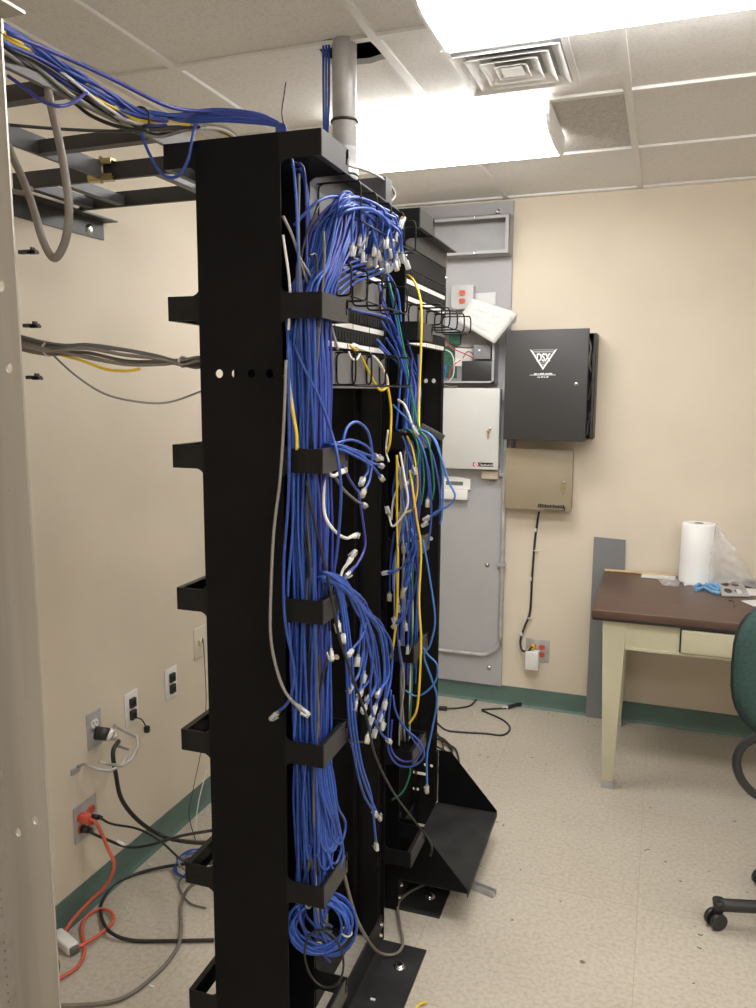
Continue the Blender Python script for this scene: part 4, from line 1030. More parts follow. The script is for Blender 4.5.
sheet([wb(475, 293.5, .022), wb(496, 292, .022), wb(496, 305, .022), wb(475, 306, .022)], 1, 'small white notice taped flat to the grey backboard behind the tilted papers', curl=.001, marks=False)
sheet([wb(506, 322, .10), wb(516, 314, .10), wb(517, 322, .10), wb(512, 325, .10)], 1, 'curled corner of loose paper behind the tilted stack', curl=.004, marks=False)

# black access control box
yb_ = YB-.135
pA, pB = at(507, 332, Y=yb_), at(586, 441, Y=yb_-.035)
bx0 = pA.x; bx1 = at(596.5, 340, Y=yb_).x; bz1 = at(597, 333, Y=yb_).z; bz0 = at(593, 439.5, Y=yb_).z
t = empty('access_control_box', ((bx0+bx1)/2, YB-.07, bz0), 'large black access control box with a white triangle emblem on its ajar door', 'wall cabinet')
b = MB().m('charcoal').box(bx0, bx1, YB-.003, YB, bz0, bz1).box(bx0, bx1, yb_, YB-.003, bz0, bz0+.002).box(bx0, bx1, yb_, YB-.003, bz1-.002, bz1).box(bx0, bx0+.002, yb_, YB-.003, bz0+.002, bz1-.002).box(bx1-.002, bx1, yb_, YB-.003, bz0+.002, bz1-.002)
b.box(bx1-.012, bx1, yb_, yb_+.002, bz0, bz1); b.build('body', None, t)
dw = pB.x-bx0-.002; ang = -math.atan2(.035, dw)
Md = Matrix.Translation((bx0, yb_-.003, 0)) @ Matrix.Rotation(ang, 4, 'Z')
z1d = at(587, 328.5, Y=yb_-.035).z; z0d = at(584, 441.5, Y=yb_-.035).z; dwl = dw/math.cos(ang)
b = MB().m('charcoal').rbox(0, dwl, -.018, 0, z0d, z1d, .0025, 2, Md)
door = b.build('door', None, t)
def onDoor(u, z): return Md @ Matrix.Translation((u, -.0185, z)) @ Matrix(((1, 0, 0, 0), (0, 0, -1, 0), (0, 1, 0, 0), (0, 0, 0, 1)))
sc_ = dwl/(587-507)     # metres per photo pixel across the door
tz = lambda py: z1d-(py-330)*(z1d-z0d)/(441.5-330)
ex0, ex1, etop, ebot = (531.2-507)*sc_, (558-507)*sc_, tz(349.2), tz(370.2)
xc_ = (ex0+ex1)/2; w_ = ex1-ex0; h_ = etop-ebot
b = MB()
T = lambda k_: [(xc_-w_/2*k_, etop-(1-k_)*h_*.36), (xc_+w_/2*k_, etop-(1-k_)*h_*.36), (xc_, etop-(1-k_)*h_*.36-h_*k_)]
I0 = onDoor(0, 0)
b.m('white_ink')
o_, i_ = T(1.0), T(.80)
b.plate([[o_[0], i_[0], i_[2], i_[1], o_[1], o_[2]]], .0006, I0)
b.m('grey_ink')
for k_, (f0_, f1_) in enumerate(((.02, .05), (.09, .17), (.24, .29), (.62, .66), (.70, .80))):
    za, zb = etop-h_*f0_, etop-h_*f1_
    wa, wb_ = (w_/2)*(1-f0_)*.84-.002, (w_/2)*(1-f1_)*.84-.002
    b.plate([[(xc_-wa, za), (xc_+wa, za), (xc_+wb_, zb), (xc_-wb_, zb)]], .0004, I0)
b.m('white_ink')
b.text('DSX', .050, onDoor(xc_, etop-h_*.42), sx=.66)
zl = tz(375.2)
b.plate([rect(xc_-w_*.47, xc_+w_*.47, zl-.0012, zl+.0012)], .0006, I0)
rr = random.Random(3)
for zz, wtot, hh in ((zl+.006, w_*.62, .007), (zl-.009, w_*.38, .006)):
    u = xc_-wtot/2
    while u < xc_+wtot/2:
        l = rr.uniform(.003, .007); b.plate([rect(u, u+l, zz-hh/2, zz-hh/2+hh*rr.uniform(.6, 1))], .0005, I0); u += l+rr.choice((.0012, .0012, .004))
b.build('emblem', None, door)
Lk = onDoor((577-507)*sc_, tz(384.5))
b = MB().m('chrome'); b.lathe([(.0105, 0), (.0105, .003), (.007, .006), (.003, .006)], (0, 0, 0), 16)
for v in b.bm.verts: v.co = Lk @ v.co
b.build('lock', None, door)
for (m_, tr) in (('white_c', [(589, 338), (591, 348), (589, 360), (591, 372)]), ('grey_c', [(592, 352), (593, 372), (590, 392), (588, 400)]), ('black_c', [(590, 370), (593, 390), (592, 410), (588, 420)]), ('galv', [(590, 412), (588, 425), (587, 435)])):
    MB().tube(pp(tr, Y=YB-.06), .004, 6, 5).build('wire', m_, t)
MB().m('cream').box(bx1-.045, bx1-.03, YB-.08, YB-.05, bz1-.13, bz1-.09).build('connector', None, t)

# beige box below
fy = YB-.085
p0, p1 = at(506, 448, Y=fy), at(571, 512.5, Y=fy)
x0, x1, z0, z1 = p0.x, p1.x, p1.z+.004, p0.z
t = empty('beige_cabinet', ((x0+x1)/2, YB-.04, z0), 'beige metal wall box with a key in its lock, under the black access box', 'wall cabinet')
MB().rbox(x0+.004, x1-.004, fy+.005, YB, z0+.004, z1-.004, .003).build('body', 'beige_panel', t)
d = MB().rbox(x0, x1, fy, fy+.004, z0, z1, .0015).build('door', 'beige_panel', t)
L_ = at(563.5, 483, Y=fy)
MB().m('chrome').lathe([(.009, 0), (.009, .004), (.005, .007)], (L_.x, fy, L_.z), 14, 'Y').build('lock', None, d)
MB().m('brass').cyl((L_.x, fy-.010, L_.z-.012), (L_.x, fy-.0085, L_.z-.012), .008).box(L_.x-.0035, L_.x+.0035, fy-.010, fy-.0085, L_.z-.045, L_.z-.016).build('key', None, d)
q0, q1 = at(538, 505, Y=fy), at(565, 511, Y=fy)
b = MB().m('black_c'); rr = random.Random(5); u = q0.x
while u < q1.x-.004:
    l = rr.uniform(.004, .0075); b.box(u, min(u+l, q1.x), fy-.0009, fy, q0.z-.012, q0.z-.012+rr.uniform(.013, .019)); u += l+.002
b.box(q0.x+.025, q1.x, fy-.0007, fy, q0.z-.021, q0.z-.018); b.box(q1.x-.006, q1.x, fy-.0007, fy, q0.z-.021, q0.z-.002)
u = q0.x+.035
while u < q1.x-.03: b.box(u, u+.005, fy-.0007, fy, q0.z-.028, q0.z-.025); u += .008
b.box(q0.x+.012, q0.x+.016, fy-.0007, fy, q0.z-.019, q0.z-.016)
b.build('label_print', None, d)
MB().m('black_c').lathe([(.0025, 0), (.0025, .0008), (.001, .001)], (at(514, 464, Y=fy).x, fy, at(514, 464, Y=fy).z), 8, 'Y').build('pinhole', None, d)

# cord down the wall with white clips, quad outlet, adapter
cy_ = YB-.01
cd = cable([at(539, 512, Y=YB-.03), at(537, 525, Y=cy_), at(534.5, 545, Y=cy_), at(532, 580, Y=cy_), at(530, 612, Y=cy_), at(524.5, 627, Y=cy_), at(520.5, 640, Y=cy_), at(522, 650, Y=cy_-.02), at(528, 651, Y=cy_-.03), at(532.5, 646.5, Y=YB-.035)], .0055, 'black_c',
    'black power cord running down the wall from the beige box to the outlet', name='power_cable')
for (px, py) in ((535.5, 530), (531, 579), (521.5, 634)):
    p = at(px, py, Y=cy_); MB().m('white_c').lathe([(.0058, -.009), (.0068, -.008), (.0068, .008), (.0058, .009)], p, 10).build('tape_band', None, cd)
for (px, py) in ((535.5, 550.5), (529.8, 618)):
    p = at(px, py, Y=cy_); MB().m('clear_tie').box(p.x-.009, p.x+.012, YB-.016, YB, p.z-.003, p.z+.003).build('cable_clip', None, cd)
p0, p1 = at(526, 637.5, Y=YB), at(549, 663, Y=YB)
t = empty('wall_outlet', ((p0.x+p1.x)/2, YB, p1.z), 'steel quad outlet plate with orange receptacles low on the back wall', 'electrical outlet')
MB().m('galv').rbox(p0.x, p1.x, YB-.004, YB, p1.z, p0.z, .0015).build('cover_plate', None, t)
cz = (p0.z+p1.z)/2; cxm = (p0.x+p1.x)/2
b = MB(); duplex(b, cxm+.023, cz, YB-.004, 'orange'); b.build('receptacle', None, t)
b = MB(); duplex(b, cxm-.023, cz, YB-.004, 'orange'); b.build('receptacle', None, t)
pl = (cxm-.023, YB-.006, cz+.0195)
b = MB().m('yellow_c').cyl(pl, (pl[0], pl[1]-.022, pl[2]), .013, .011).cyl((pl[0], pl[1]-.022, pl[2]), (pl[0], pl[1]-.034, pl[2]-.004), .008, .006)
b.build('power_plug', None, cd)
q0, q1 = at(525.5, 651, Y=YB-.05), at(538, 671, Y=YB-.05)
b = MB().m('white_plastic').rbox(q0.x, q1.x, YB-.055, YB-.008, q1.z, q0.z-.0, .004).m('chrome').box((q0.x+q1.x)/2-.006, (q0.x+q1.x)/2+.006, YB-.03, YB-.02, q1.z-.006, q1.z)
ad = b.build('power_adapter', None, label='white plug-in power adapter in the quad outlet on the back wall', cat='power adapter')
MB().m('white_c').tube(pp([(531, 672), (524, 669), (518, 661), (516, 650), (518, 640), (519, 632)], Y=YB-.008), .0014, 6, 5).build('thin_cord', None, ad)

# grey board leaning on the wall left of the desk
t = MB().prism([(-.294, YB-.026, .002), (-.130, YB-.026, .002), (-.143, YB-.010, .912), (-.292, YB-.010, .918)], (0, .0055, 0)).build('leaning_board', 'board_dark', label='narrow dark grey board leaning on the back wall beside the desk', cat='board')

# ---------------------------------------------------------------- desk
DZ = .758; dy0, dy1, dx0, dx1 = 3.17, 3.905, -.233, 1.45
t = empty('desk', ((dx0+dx1)/2, (dy0+dy1)/2, 0), 'cream steel desk with a brown wood-grain top against the back wall', 'desk')
b = MB().m('walnut').rbox(dx0, dx1, dy0, dy1, DZ-.034, DZ, .004); b.build('tabletop', None, t)
MB().box(dx0+.004, dx1-.004, dy0+.006, dy1, DZ-.044, DZ-.034).build('top_gap_shade', 'black_plastic', t)  # black strip paints the shade of the gap under the tabletop
ax0 = at(604, 640, Y=dy0+.02).x; 
def leg(xo, s, yo, sy):
    b = MB().m('cream_desk')
    wt, wbm = .092, .043
    z1_, z0_ = DZ-.044, .035
    xs = lambda w, zz: sorted((xo, xo+s*w))
    top = [(xo, yo), (xo+s*wt, yo), (xo+s*wt, yo+sy*wt*.8), (xo, yo+sy*wt*.8)]
    o_ = xo+s*.024
    bot = [(o_, yo), (o_+s*wbm, yo), (o_+s*wbm, yo+sy*wbm), (o_, yo+sy*wbm)]
    A = [b.bm.verts.new((x, y, z1_)) for x, y in top]; B = [b.bm.verts.new((x, y, z0_)) for x, y in bot]
    b._f(b.bm.faces.new(A)); b._f(b.bm.faces.new(B[::-1]))
    for i in range(4): j = (i+1) % 4; b._f(b.bm.faces.new((A[i], B[i], B[j], A[j])))
    o = b.build('leg', None, t)
    MB().m('galv').box(min(o_, o_+s*wbm)-.001, max(o_, o_+s*wbm)+.001, min(yo, yo+sy*wbm)-.001, max(yo, yo+sy*wbm)+.001, 0, .036).build('foot_cap', None, o)
leg(-.190, 1, dy0+.02, 1); leg(dx1-.05, -1, dy0+.02, 1); leg(-.190, 1, dy1-.02, -1); leg(dx1-.05, -1, dy1-.02, -1)
az0 = at(690, 662, Y=dy0+.03).z
ap = MB().m('cream_desk').box(-.10, dx1-.14, dy0+.028, dy0+.034, DZ-.155, DZ-.044).box(-.10, dx1-.14, dy0+.020, dy0+.034, DZ-.158, DZ-.148).box(-.16, -.155, dy0+.1, dy1-.1, DZ-.15, DZ-.044).box(dx1-.08, dx1-.075, dy0+.1, dy1-.1, DZ-.15, DZ-.044); ap.build('apron', None, t)
q0, q1 = at(682, 630, Y=dy0+.012), at(682, 653, Y=dy0+.012)
MB().m('black_plastic').box(q0.x-.006, q0.x+.58, dy0+.024, dy0+.028, q1.z-.006, q0.z+.006).build('drawer_gap', None, t)  # black sheet paints the shade in the gap round the drawer
MB().m('cream_desk').rbox(q0.x, q0.x+.57, dy0+.010, dy0+.026, q1.z, q0.z, .002).build('drawer', None, t)

# things on the desk
def dk(px, py, dz=0): return at(px, py, Z=DZ+dz)
c = dk(695.5, 581); rr_ = .074; c = V((c.x, min(c.y+.02, dy1-.09), DZ))
ztop = at(696, 523, Y=c.y).z
b = MB().m('foam')
b.lathe([(rr_, .0005), (rr_+.0005, .01), (rr_-.001, (ztop-DZ)*.5), (rr_, ztop-DZ-.004), (rr_-.003, ztop-DZ), (.021, ztop-DZ+.0005), (.020, ztop-DZ-.02)], c, 36)
t = b.build('packing_roll', None, label='tall white roll of packing foam standing on the desk', cat='roll')
MB().m('taupe_c').lathe([(.0195, -.02), (.0195, .0012), (.017, .0012), (.017, -.018)], (c.x, c.y, ztop), 20).build('core', None, t)
def patch(c4, nu, nv, amp, seed, m_, name, label, cat, fn=None, par=None):
    rr = random.Random(seed); b = MB().m(m_); G = []
    for i in range(nu+1):
        row = []
        for j in range(nv+1):
            u, v = i/nu, j/nv
            p = c4[0].lerp(c4[1], u).lerp(c4[3].lerp(c4[2], u), v)
            q = V((rr.uniform(-1, 1), rr.uniform(-1, 1), rr.uniform(-.2, 1)))*amp
            if fn: p = p+fn(u, v)
            p = p+q; p.z = max(p.z, DZ+.0015); p.y = min(p.y, YB-.004)
            row.append(b.bm.verts.new(p))
        G.append(row)
    for i in range(nu):
        for j in range(nv): b._f(b.bm.faces.new((G[i][j], G[i+1][j], G[i+1][j+1], G[i][j+1])), True)
    return b.build(name, None, par, label=label, cat=cat)
# clear film pulled off the roll
c4 = [at(716, 526, Y=c.y-.02), at(724, 534, Y=c.y-.02), dk(764, 578), dk(697, 583)]
fl = patch([at(715.5, 526, Y=c.y-.03), at(719, 529, Y=c.y-.03), at(758, 583, Y=c.y-.12), dk(700, 584)], 16, 16, .0055, 3, 'film', 'plastic_film', 'sheet of clear plastic film trailing from the roll onto the desk', 'plastic film', lambda u, v: V((0, -.06*math.sin(PI*v)*u, .01*math.sin(7*u+3*v))))
patch([dk(712, 574), dk(758, 579), dk(762, 590), dk(718, 582)], 10, 6, .005, 9, 'film', 'sheet', None, None, lambda u, v: V((0, 0, .02*math.sin(PI*u)*math.sin(PI*v))), fl)
# thin wood strip on the back edge
q0, q1 = dk(605, 570), dk(679, 577)
MB().m('wood_strip').rbox(q0.x, q1.x, dy1-.018, dy1-.002, DZ, DZ+.010, .002).build('wood_strip', None, label='thin pale wood strip lying along the back edge of the desk', cat='wood strip')
def flat(pts2, h, m_, name, label, cat, z=0):
    P = [dk(x, y) for x, y in pts2]
    return MB().m(m_).prism([(p.x, min(p.y, dy1-.003), DZ+z+.0005) for p in P], (0, 0, h)).build(name, None, label=label, cat=cat)
flat([(642, 573), (676, 576), (675, 580), (641, 577.5)], .001, 'paper', 'paper_sheet', 'narrow white paper on the desk left of the small bag', 'paper')
flat([(683, 580.5), (702, 582), (699, 587), (690, 585), (684, 586)], .001, 'paper', 'paper_sheet', 'torn white paper scrap in front of the white roll', 'paper')
flat([(741, 601), (757, 600), (757, 607), (752, 606)], .001, 'paper', 'paper_sheet', 'white paper at the right picture edge in front of the steel plate', 'paper')
flat([(735, 588), (757, 589), (757, 596), (738, 595)], .001, 'paper', 'paper_sheet', 'white paper lying behind the steel plate at the right edge', 'paper')
# little bag of screws
bg = patch([dk(656, 578), dk(683, 579), dk(678, 587), dk(663, 586)], 8, 6, .0025, 12, 'film', 'screw_bag', 'small clear bag of screws lying on the desk left of the roll', 'plastic bag', lambda u, v: V((0, 0, .014*math.sin(PI*u)*math.sin(PI*v)+.002)))
rr = random.Random(8)
for i in range(10):
    p = dk(665+rr.uniform(0, 13), 581+rr.uniform(0, 3)); a = rr.uniform(0, 3)
    MB().m('chrome').cyl((p.x, p.y, DZ+.004), (p.x+.012*math.cos(a), p.y+.012*math.sin(a), DZ+.005), .0022, seg=8).build('screw', None, bg)
# blue cloth gloves / lanyard
gl = [[(695, 587), (703, 583), (712, 588), (719, 591)], [(696, 590), (704, 588), (713, 592), (720, 593)], [(700, 584), (709, 581), (716, 584), (719, 589)], [(704, 586), (712, 585), (718, 587)]]
t = None
b = MB().m('glove_blue')
for g_ in gl: b.tube([dk(x, y, .006) for x, y in g_], .0085, 8, 5)
b.build('blue_strap', None, label='crumpled bright blue strap on the desk beside the white roll', cat='strap')
# steel four-hole device plate
q = [dk(715, 580.5), dk(741, 581), dk(750, 597.5), dk(722, 597)]
O = q[3]; U = (q[2]-q[3]); W_ = (q[0]-q[3]); U.z = W_.z = 0; ul, wl = U.length, W_.length
Mp = Matrix.Translation((O.x, O.y, DZ+.004)) @ Matrix(((U.x/ul, W_.x/wl, 0, 0), (U.y/ul, W_.y/wl, 0, 0), (0, 0, 1, 0), (0, 0, 0, 1)))
hl = [circ(ul*a, wl*b_, ul*.145, 14, wl*.16) for a in (.3, .68) for b_ in (.3, .72)]
MB().m('galv').plate([rect(0, ul, 0, wl)]+hl, .003, Mp).build('device_plate', None, label='steel cover plate with four round holes lying on the desk', cat='cover plate')
q0 = dk(752, 584); MB().m('dgrey_c').rbox(q0.x-.03, q0.x+.01, q0.y-.02, q0.y+.02, DZ+.001, DZ+.02, .004).build('small_block', None, label='small dark grey block under the clear film at the right edge', cat='block')
cable([dk(729, 601, .002), dk(732, 600, .004), dk(734, 603, .003), dk(734, 607, .002)], .0017, 'black_c', 'short black hooked wire lying on the desk near its front', name='wire_scrap', cat='wire')

# ---------------------------------------------------------------- office chair (mostly beyond the right edge)
cxx, cyy_ = .492, 2.45
t = empty('office_chair', (cxx, cyy_, 0), 'green upholstered office chair on black five-star base at the right edge', 'chair')
def superpad(w, d, h, c, m_, name, rot=None, e=3.2, par=None):
    """cushion: superellipse outline w x h, thickness d along local Y"""
    b = MB().m(m_); n = 40; prof = [(.0, .5), (.80, .5), (.93, .38), (1, .12), (1, -.12), (.93, -.38), (.80, -.5), (0, -.5)]
    rows = []
    R_ = rot or Matrix.Identity(4)
    for k_, dd in prof:
        row = []
        for i in range(n):
            a = 2*PI*i/n; ca, sa = math.cos(a), math.sin(a)
            x = math.copysign(abs(ca)**(2/e), ca)*w/2*k_; z = math.copysign(abs(sa)**(2/e), sa)*h/2*k_
            if k_ == 0: x = z = 0
            row.append(b.bm.verts.new(V(c)+(R_ @ V((x, dd*d+.03*((x/(w/2))**2)*0, z)))))
        rows.append(row)
    for A, B in zip(rows, rows[1:]):
        for i in range(n):
            j = (i+1) % n
            b._f(b.bm.faces.new((A[i], A[j], B[j], B[i])), True)
    bmesh.ops.remove_doubles(b.bm, verts=b.bm.verts[:], dist=1e-5)
    return b.build(name, None, par)
Rb = Matrix.Rotation(-.06, 4, 'X')
bk_c = (.440, 2.29, .874)
superpad(.45, .06, .40, bk_c, 'green_fabric', 'backrest', Rb, 3.0, t)
superpad(.462, .022, .412, (bk_c[0], bk_c[1]+.012, bk_c[2]), 'black_plastic', 'backrest_piping', Rb, 3.0, t)
Rs = Matrix.Rotation(PI/2, 4, 'X')
superpad(.44, .07, .44, (.575, 2.50, .47), 'green_fabric', 'seat', Rs, 3.4, t)
MB().m('black_plastic').rbox(.42, .62, 2.38, 2.58, .415, .436, .006).build('seat_plate', None, t)
MB().m('black_plastic').tube([(.52, 2.34, .425), (.52, 2.27, .46), (.50, 2.255, .56), (.47, 2.27, .70)], .016, 10, 6).build('back_support', None, t)
for s, xo in ((1, .241), (-1, .80)):
    pr_ = [(xo+.045*s, 2.30, .675), (xo+.012*s, 2.30, .645), (xo-.001*s, 2.30, .60), (xo+.012*s, 2.30, .55), (xo+.05*s, 2.31, .505), (xo+.10*s, 2.36, .47), (xo+.19*s, 2.42, .43)]
    MB().m('black_plastic').tube(pr_, .0125, 10, 6).build('support_bar', None, t)
MB().m('black_plastic').cyl((cxx, cyy_, .12), (cxx, cyy_, .42), .026, .022).lathe([(.04, .06), (.045, .07), (.045, .12), (.03, .14)], (cxx, cyy_, 0), 20).build('column', None, t)
cast = at(716, 918, Z=.03); a0 = math.atan2(cast.y-cyy_, cast.x-cxx); Rr = math.hypot(cast.y-cyy_, cast.x-cxx)
for k_ in range(5):
    a = a0-2*PI/5*k_; d_ = V((math.cos(a), math.sin(a), 0)); n_ = V((-d_.y, d_.x, 0))
    b = MB().m('black_plastic'); P0 = V((cxx, cyy_, .095)); P1 = P0+d_*(Rr-.005)+V((0, 0, -.020))
    b.tube([P0+d_*.03, P0.lerp(P1, .5)+V((0, 0, .004)), P1], .019, 12, 6); b.cyl(P1+V((0, 0, .017)), P1-V((0, 0, .022)), .019, .014)
    lg = b.build('base_arm', None, t)
    cc_ = P1+d_*.006; cc_.z = .0265
    b = MB().m('black_plastic')
    sw = Matrix.Rotation(.5+k_*1.3, 3, 'Z') @ n_
    for s in (-1, 1): b.cyl(cc_+sw*(s*.007), cc_+sw*(s*.021), .0265, seg=22)
    b.cyl(cc_-sw*.008, cc_+sw*.008, .012); b.cyl(cc_+V((0, 0, .01)), cc_+V((0, 0, .05)), .008)
    b.build('caster', None, lg)

# ---------------------------------------------------------------- left wall plates
MX = Matrix(((0, 0, 1, XL), (-1, 0, 0, 0), (0, 1, 0, 0), (0, 0, 0, 1)))
def lplate(px0, py0, px1, py1, m_, label, name='wall_outlet', cat='electrical outlet', hh=.115, ww=None):
    a, b_ = at(px0, py0, X=XL), at(px1, py1, X=XL)
    y0, y1 = min(a.y, b_.y), max(a.y, b_.y); zc_ = (a.z+b_.z)/2
    t = empty(name, (XL, (y0+y1)/2, zc_-hh/2), label, cat)
    MB().m(m_).rbox(XL, XL+.004, y0, y1, zc_-hh/2, zc_+hh/2, .0015).build('cover_plate', None, t)
    return t, (y0+y1)/2, zc_
def duplexL(par, cy, cz, m_, name='receptacle'):
    b = MB()
    for dz in (.0195, -.0195):
        b.m(m_).plate([[(cy+u, cz+dz+v) for u, v in [(.0165*math.cos(q), max(-.0125, min(.0125, .0165*math.sin(q)))) for q in [2*PI*i/20 for i in range(20)]]]], .003, planeXp(XL+.0055))
        b.m('black_c')
        for u, h2 in ((-.0062, .0042), (.0062, .0034)): b.box(XL+.007, XL+.0076, cy+u-.0012, cy+u+.0012, cz+dz+.003-h2, cz+dz+.003+h2)
        b.box(XL+.007, XL+.0076, cy-.0022, cy+.0022, cz+dz-.0095, cz+dz-.0055)
    return b.build(name, None, par)
t, yy1, zz1 = lplate(85.5, 712, 101.5, 746, 'galv', 'steel duplex outlet plate on the left wall with a round black plug in it', hh=.118)
duplexL(t, yy1, zz1, 'white_plastic')
t2, yj, zj = lplate(123.5, 694, 138, 722, 'white_plastic', 'white jack plate on the left wall with a dangling black lead', 'jack_plate', 'wall jack')
def jacks(t, y, z, m_='black_plastic'):
    for dz in (.021, -.021):
        b = MB().m(m_).rbox(XL+.004, XL+.015, y-.014, y+.014, z+dz-.016, z+dz+.016, .002).m('mesh_port').box(XL+.015, XL+.0156, y-.008, y+.008, z+dz-.008, z+dz+.006)
        b.build('jack', None, t)
jacks(t2, yj, zj)
t3, yk, zk = lplate(164, 668, 177, 697, 'white_plastic', 'white jack plate with two black jacks, third from left on the left wall', 'jack_plate', 'wall jack')
jacks(t3, yk, zk)
t4, ym, zm_ = lplate(193, 629, 205, 655, 'cream', 'cream wall plate with a thin cord, highest and rightmost on the left wall', 'jack_plate', 'wall jack', hh=.12)
MB().m('cream').rbox(XL+.004, XL+.012, ym-.012, ym+.012, zm_-.012, zm_+.012, .002).build('jack', None, t4)
p = at(147, 729, X=XL+.02); b = MB().m('black_c').tube([V((XL+.016, yj, zj-.03)), V((XL+.02, yj+.03, zj-.05)), p], .0022, 6, 4); b.rbox(p.x-.008, p.x+.008, p.y-.008, p.y+.008, p.z-.012, p.z+.010, .002)
b.build('jack_lead', None, label='short black lead with a square end hanging from the second wall plate', cat='lead')
cable([V((XL+.013, ym, zm_)), at(203, 640, X=XL+.03), at(205, 670, X=XL+.03), at(206, 705, X=XL+.03), at(202, 745, X=XL+.04), at(193, 790, X=XL+.06), at(189, 815, X=XL+.10), at(196, 842, Z=.01)], .0016, 'black_c', 'thin black cord hanging from the highest left wall plate', name='thin_cord')
cable([at(207, 770, X=XL+.04), at(199, 800, X=XL+.06), at(196, 828, X=XL+.10), at(202, 838, Z=.01)], .0018, 'white_c', 'thin white cord curving down beside the black end plate to the floor', name='thin_cord')
# orange quad outlet with plugs
t5, yo, zo_ = lplate(72.5, 808, 97, 829, 'galv', 'steel quad outlet plate with orange receptacles low on the left wall', hh=.118)
duplexL(t5, yo+.023, zo_, 'orange'); duplexL(t5, yo-.023, zo_, 'orange')
op = V((XL+.006, yo-.023, zo_+.019))
oc = cable([op+V((.028, .004, -.004)), at(97, 824, X=XL+.06), at(107, 846, X=XL+.09), at(114, 865, X=XL+.12), at(107, 884, X=XL+.10), at(88, 903, X=XL+.05), at(71, 922, X=XL+.03), at(56, 945, Z=.010), at(44, 965, Z=.008), at(46, 985, Z=.008), at(63.5, 976, Z=.008), at(79, 965, Z=.008), at(84.5, 949, Z=.008), at(81.5, 928, Z=.008), at(88, 915, Z=.008),
  at(101, 909, Z=.010), at(112, 913, Z=.014), at(112, 923, Z=.016), at(97, 936, Z=.016), at(77, 948, Z=.014)], .0052, 'orange', 'orange extension cord plugged into the left wall and looping on the floor', name='extension_cord', n=6, seg=10)
MB().m('orange_plug').rbox(op.x, op.x+.03, op.y-.013, op.y+.013, op.z-.013, op.z+.013, .004).build('power_plug', None, oc)
def plugcyl(par, c, dr, m_='black_c', r=.012, L=.035):
    return MB().m(m_).cyl(c, V(c)+V(dr)*L*.6, r, r*.9, 14).cyl(V(c)+V(dr)*L*.6, V(c)+V(dr)*L, r*.9, r*.5, 14).build('power_plug', None, par)
c1 = V((XL+.006, yo-.023, zo_-.02))
k1 = cable([c1+V((.035, .006, -.004)), at(92, 833, X=XL+.06), at(108, 840, X=XL+.08), at(128, 847, X=XL+.12), at(150, 845, X=XL+.2), at(180, 836, X=-1.30), at(214, 830, X=-1.10)], .0045, 'black_c', 'black power cord leaving the lower socket of the orange outlet, with white tape', name='power_cable')
plugcyl(k1, c1, V((.95, .25, -.1)).normalized())
MB().m('white_c').cyl(at(116, 841, X=XL+.09), at(125, 846, X=XL+.11), .0062).build('tape_band', None, k1)
c2 = V((XL+.006, yo+.023, zo_-.005))
k2 = cable([c2+V((.03, .006, -.002)), at(112, 824, X=XL+.05), at(138, 829, X=XL+.08), at(160, 841, X=XL+.13), at(178, 857, X=XL+.22), at(186, 862, X=-1.25)], .0038, 'black_c', 'black power cord leaving the upper right socket of the orange outlet', name='power_cable')
plugcyl(k2, c2, V((.95, .25, 0)).normalized(), r=.009)
c3 = V((XL+.006, yy1+.002, zz1-.012))
k3 = cable([c3+V((.062, .03, -.03)), at(113, 752, X=XL+.08), at(116, 775, X=XL+.085), at(122, 800, X=XL+.09), at(140, 822, X=XL+.11), at(165, 837, X=XL+.16), at(190, 842, X=XL+.3), at(214, 843, X=-1.15)], .0068, 'black_c', 'heavy black power cord hanging from the steel duplex outlet', name='power_cable', seg=10)
b = MB().m('black_plastic').cyl(c3, c3+V((.036, .015, -.006)), .021, .020, 20).m('white_plastic').cyl(c3+V((.036, .015, -.006)), c3+V((.046, .020, -.010)), .0205, .018, 20).m('galv').cyl(c3+V((.046, .020, -.010)), c3+V((.058, .027, -.018)), .014, .011, 16)
b.build('power_plug', None, k3)
cable([at(212, 863, X=-1.12), at(185, 864, Z=.05), at(150, 870, Z=.008), at(118, 882, Z=.007), at(103, 900, Z=.007), at(101, 915, Z=.010), at(109, 931, Z=.018), at(130, 940, Z=.007), at(165, 941, Z=.007), at(214, 940, Z=.007)], .0055, 'black_c', 'black cable making a wide loop on the floor left of the near manager', name='power_cable', n=8)
cable([at(200, 880, Z=.09), at(188, 889, Z=.06), at(181, 905, Z=.007), at(181, 930, Z=.014), at(176, 950, Z=.006), at(155, 975, Z=.006), at(118, 1000, Z=.006), at(60, 1006, Z=.006), at(30, 1004, Z=.006)], .0058, 'taupe_c', 'thick grey-brown cable snaking over the floor at lower left', name='thick_cable', n=8)
cable([at(206, 908, Z=.006), at(190, 903, Z=.006), at(180, 890, Z=.006), at(180, 880, Z=.01), at(192, 868, Z=.05)], .003, 'dgrey_c', 'thin grey cable bending on the floor behind the near manager', name='thin_cord')
for i in range(4):
    cc_ = at(195+i*2, 861, Z=.03); pts = [cc_+V((.075*math.cos(a_*.55+i)+rnd(-.006, .006), .075*math.sin(a_*.55+i)+rnd(-.006, .006), .012*math.sin(a_)-.018+.006*i)) for a_ in range(15)]
    for p_ in pts: p_.z = max(p_.z, .005)
    cable(pts, .003, ['blue', 'sky_blue', 'blue_b', 'grey_c'][i], ['blue cable coiled on the floor behind the near manager', 'light blue cable coiled on the floor behind the near manager', 'bright blue loop on the floor behind the near manager', 'grey loop on the floor among the blue coils'][i], name='floor_cable', n=4)
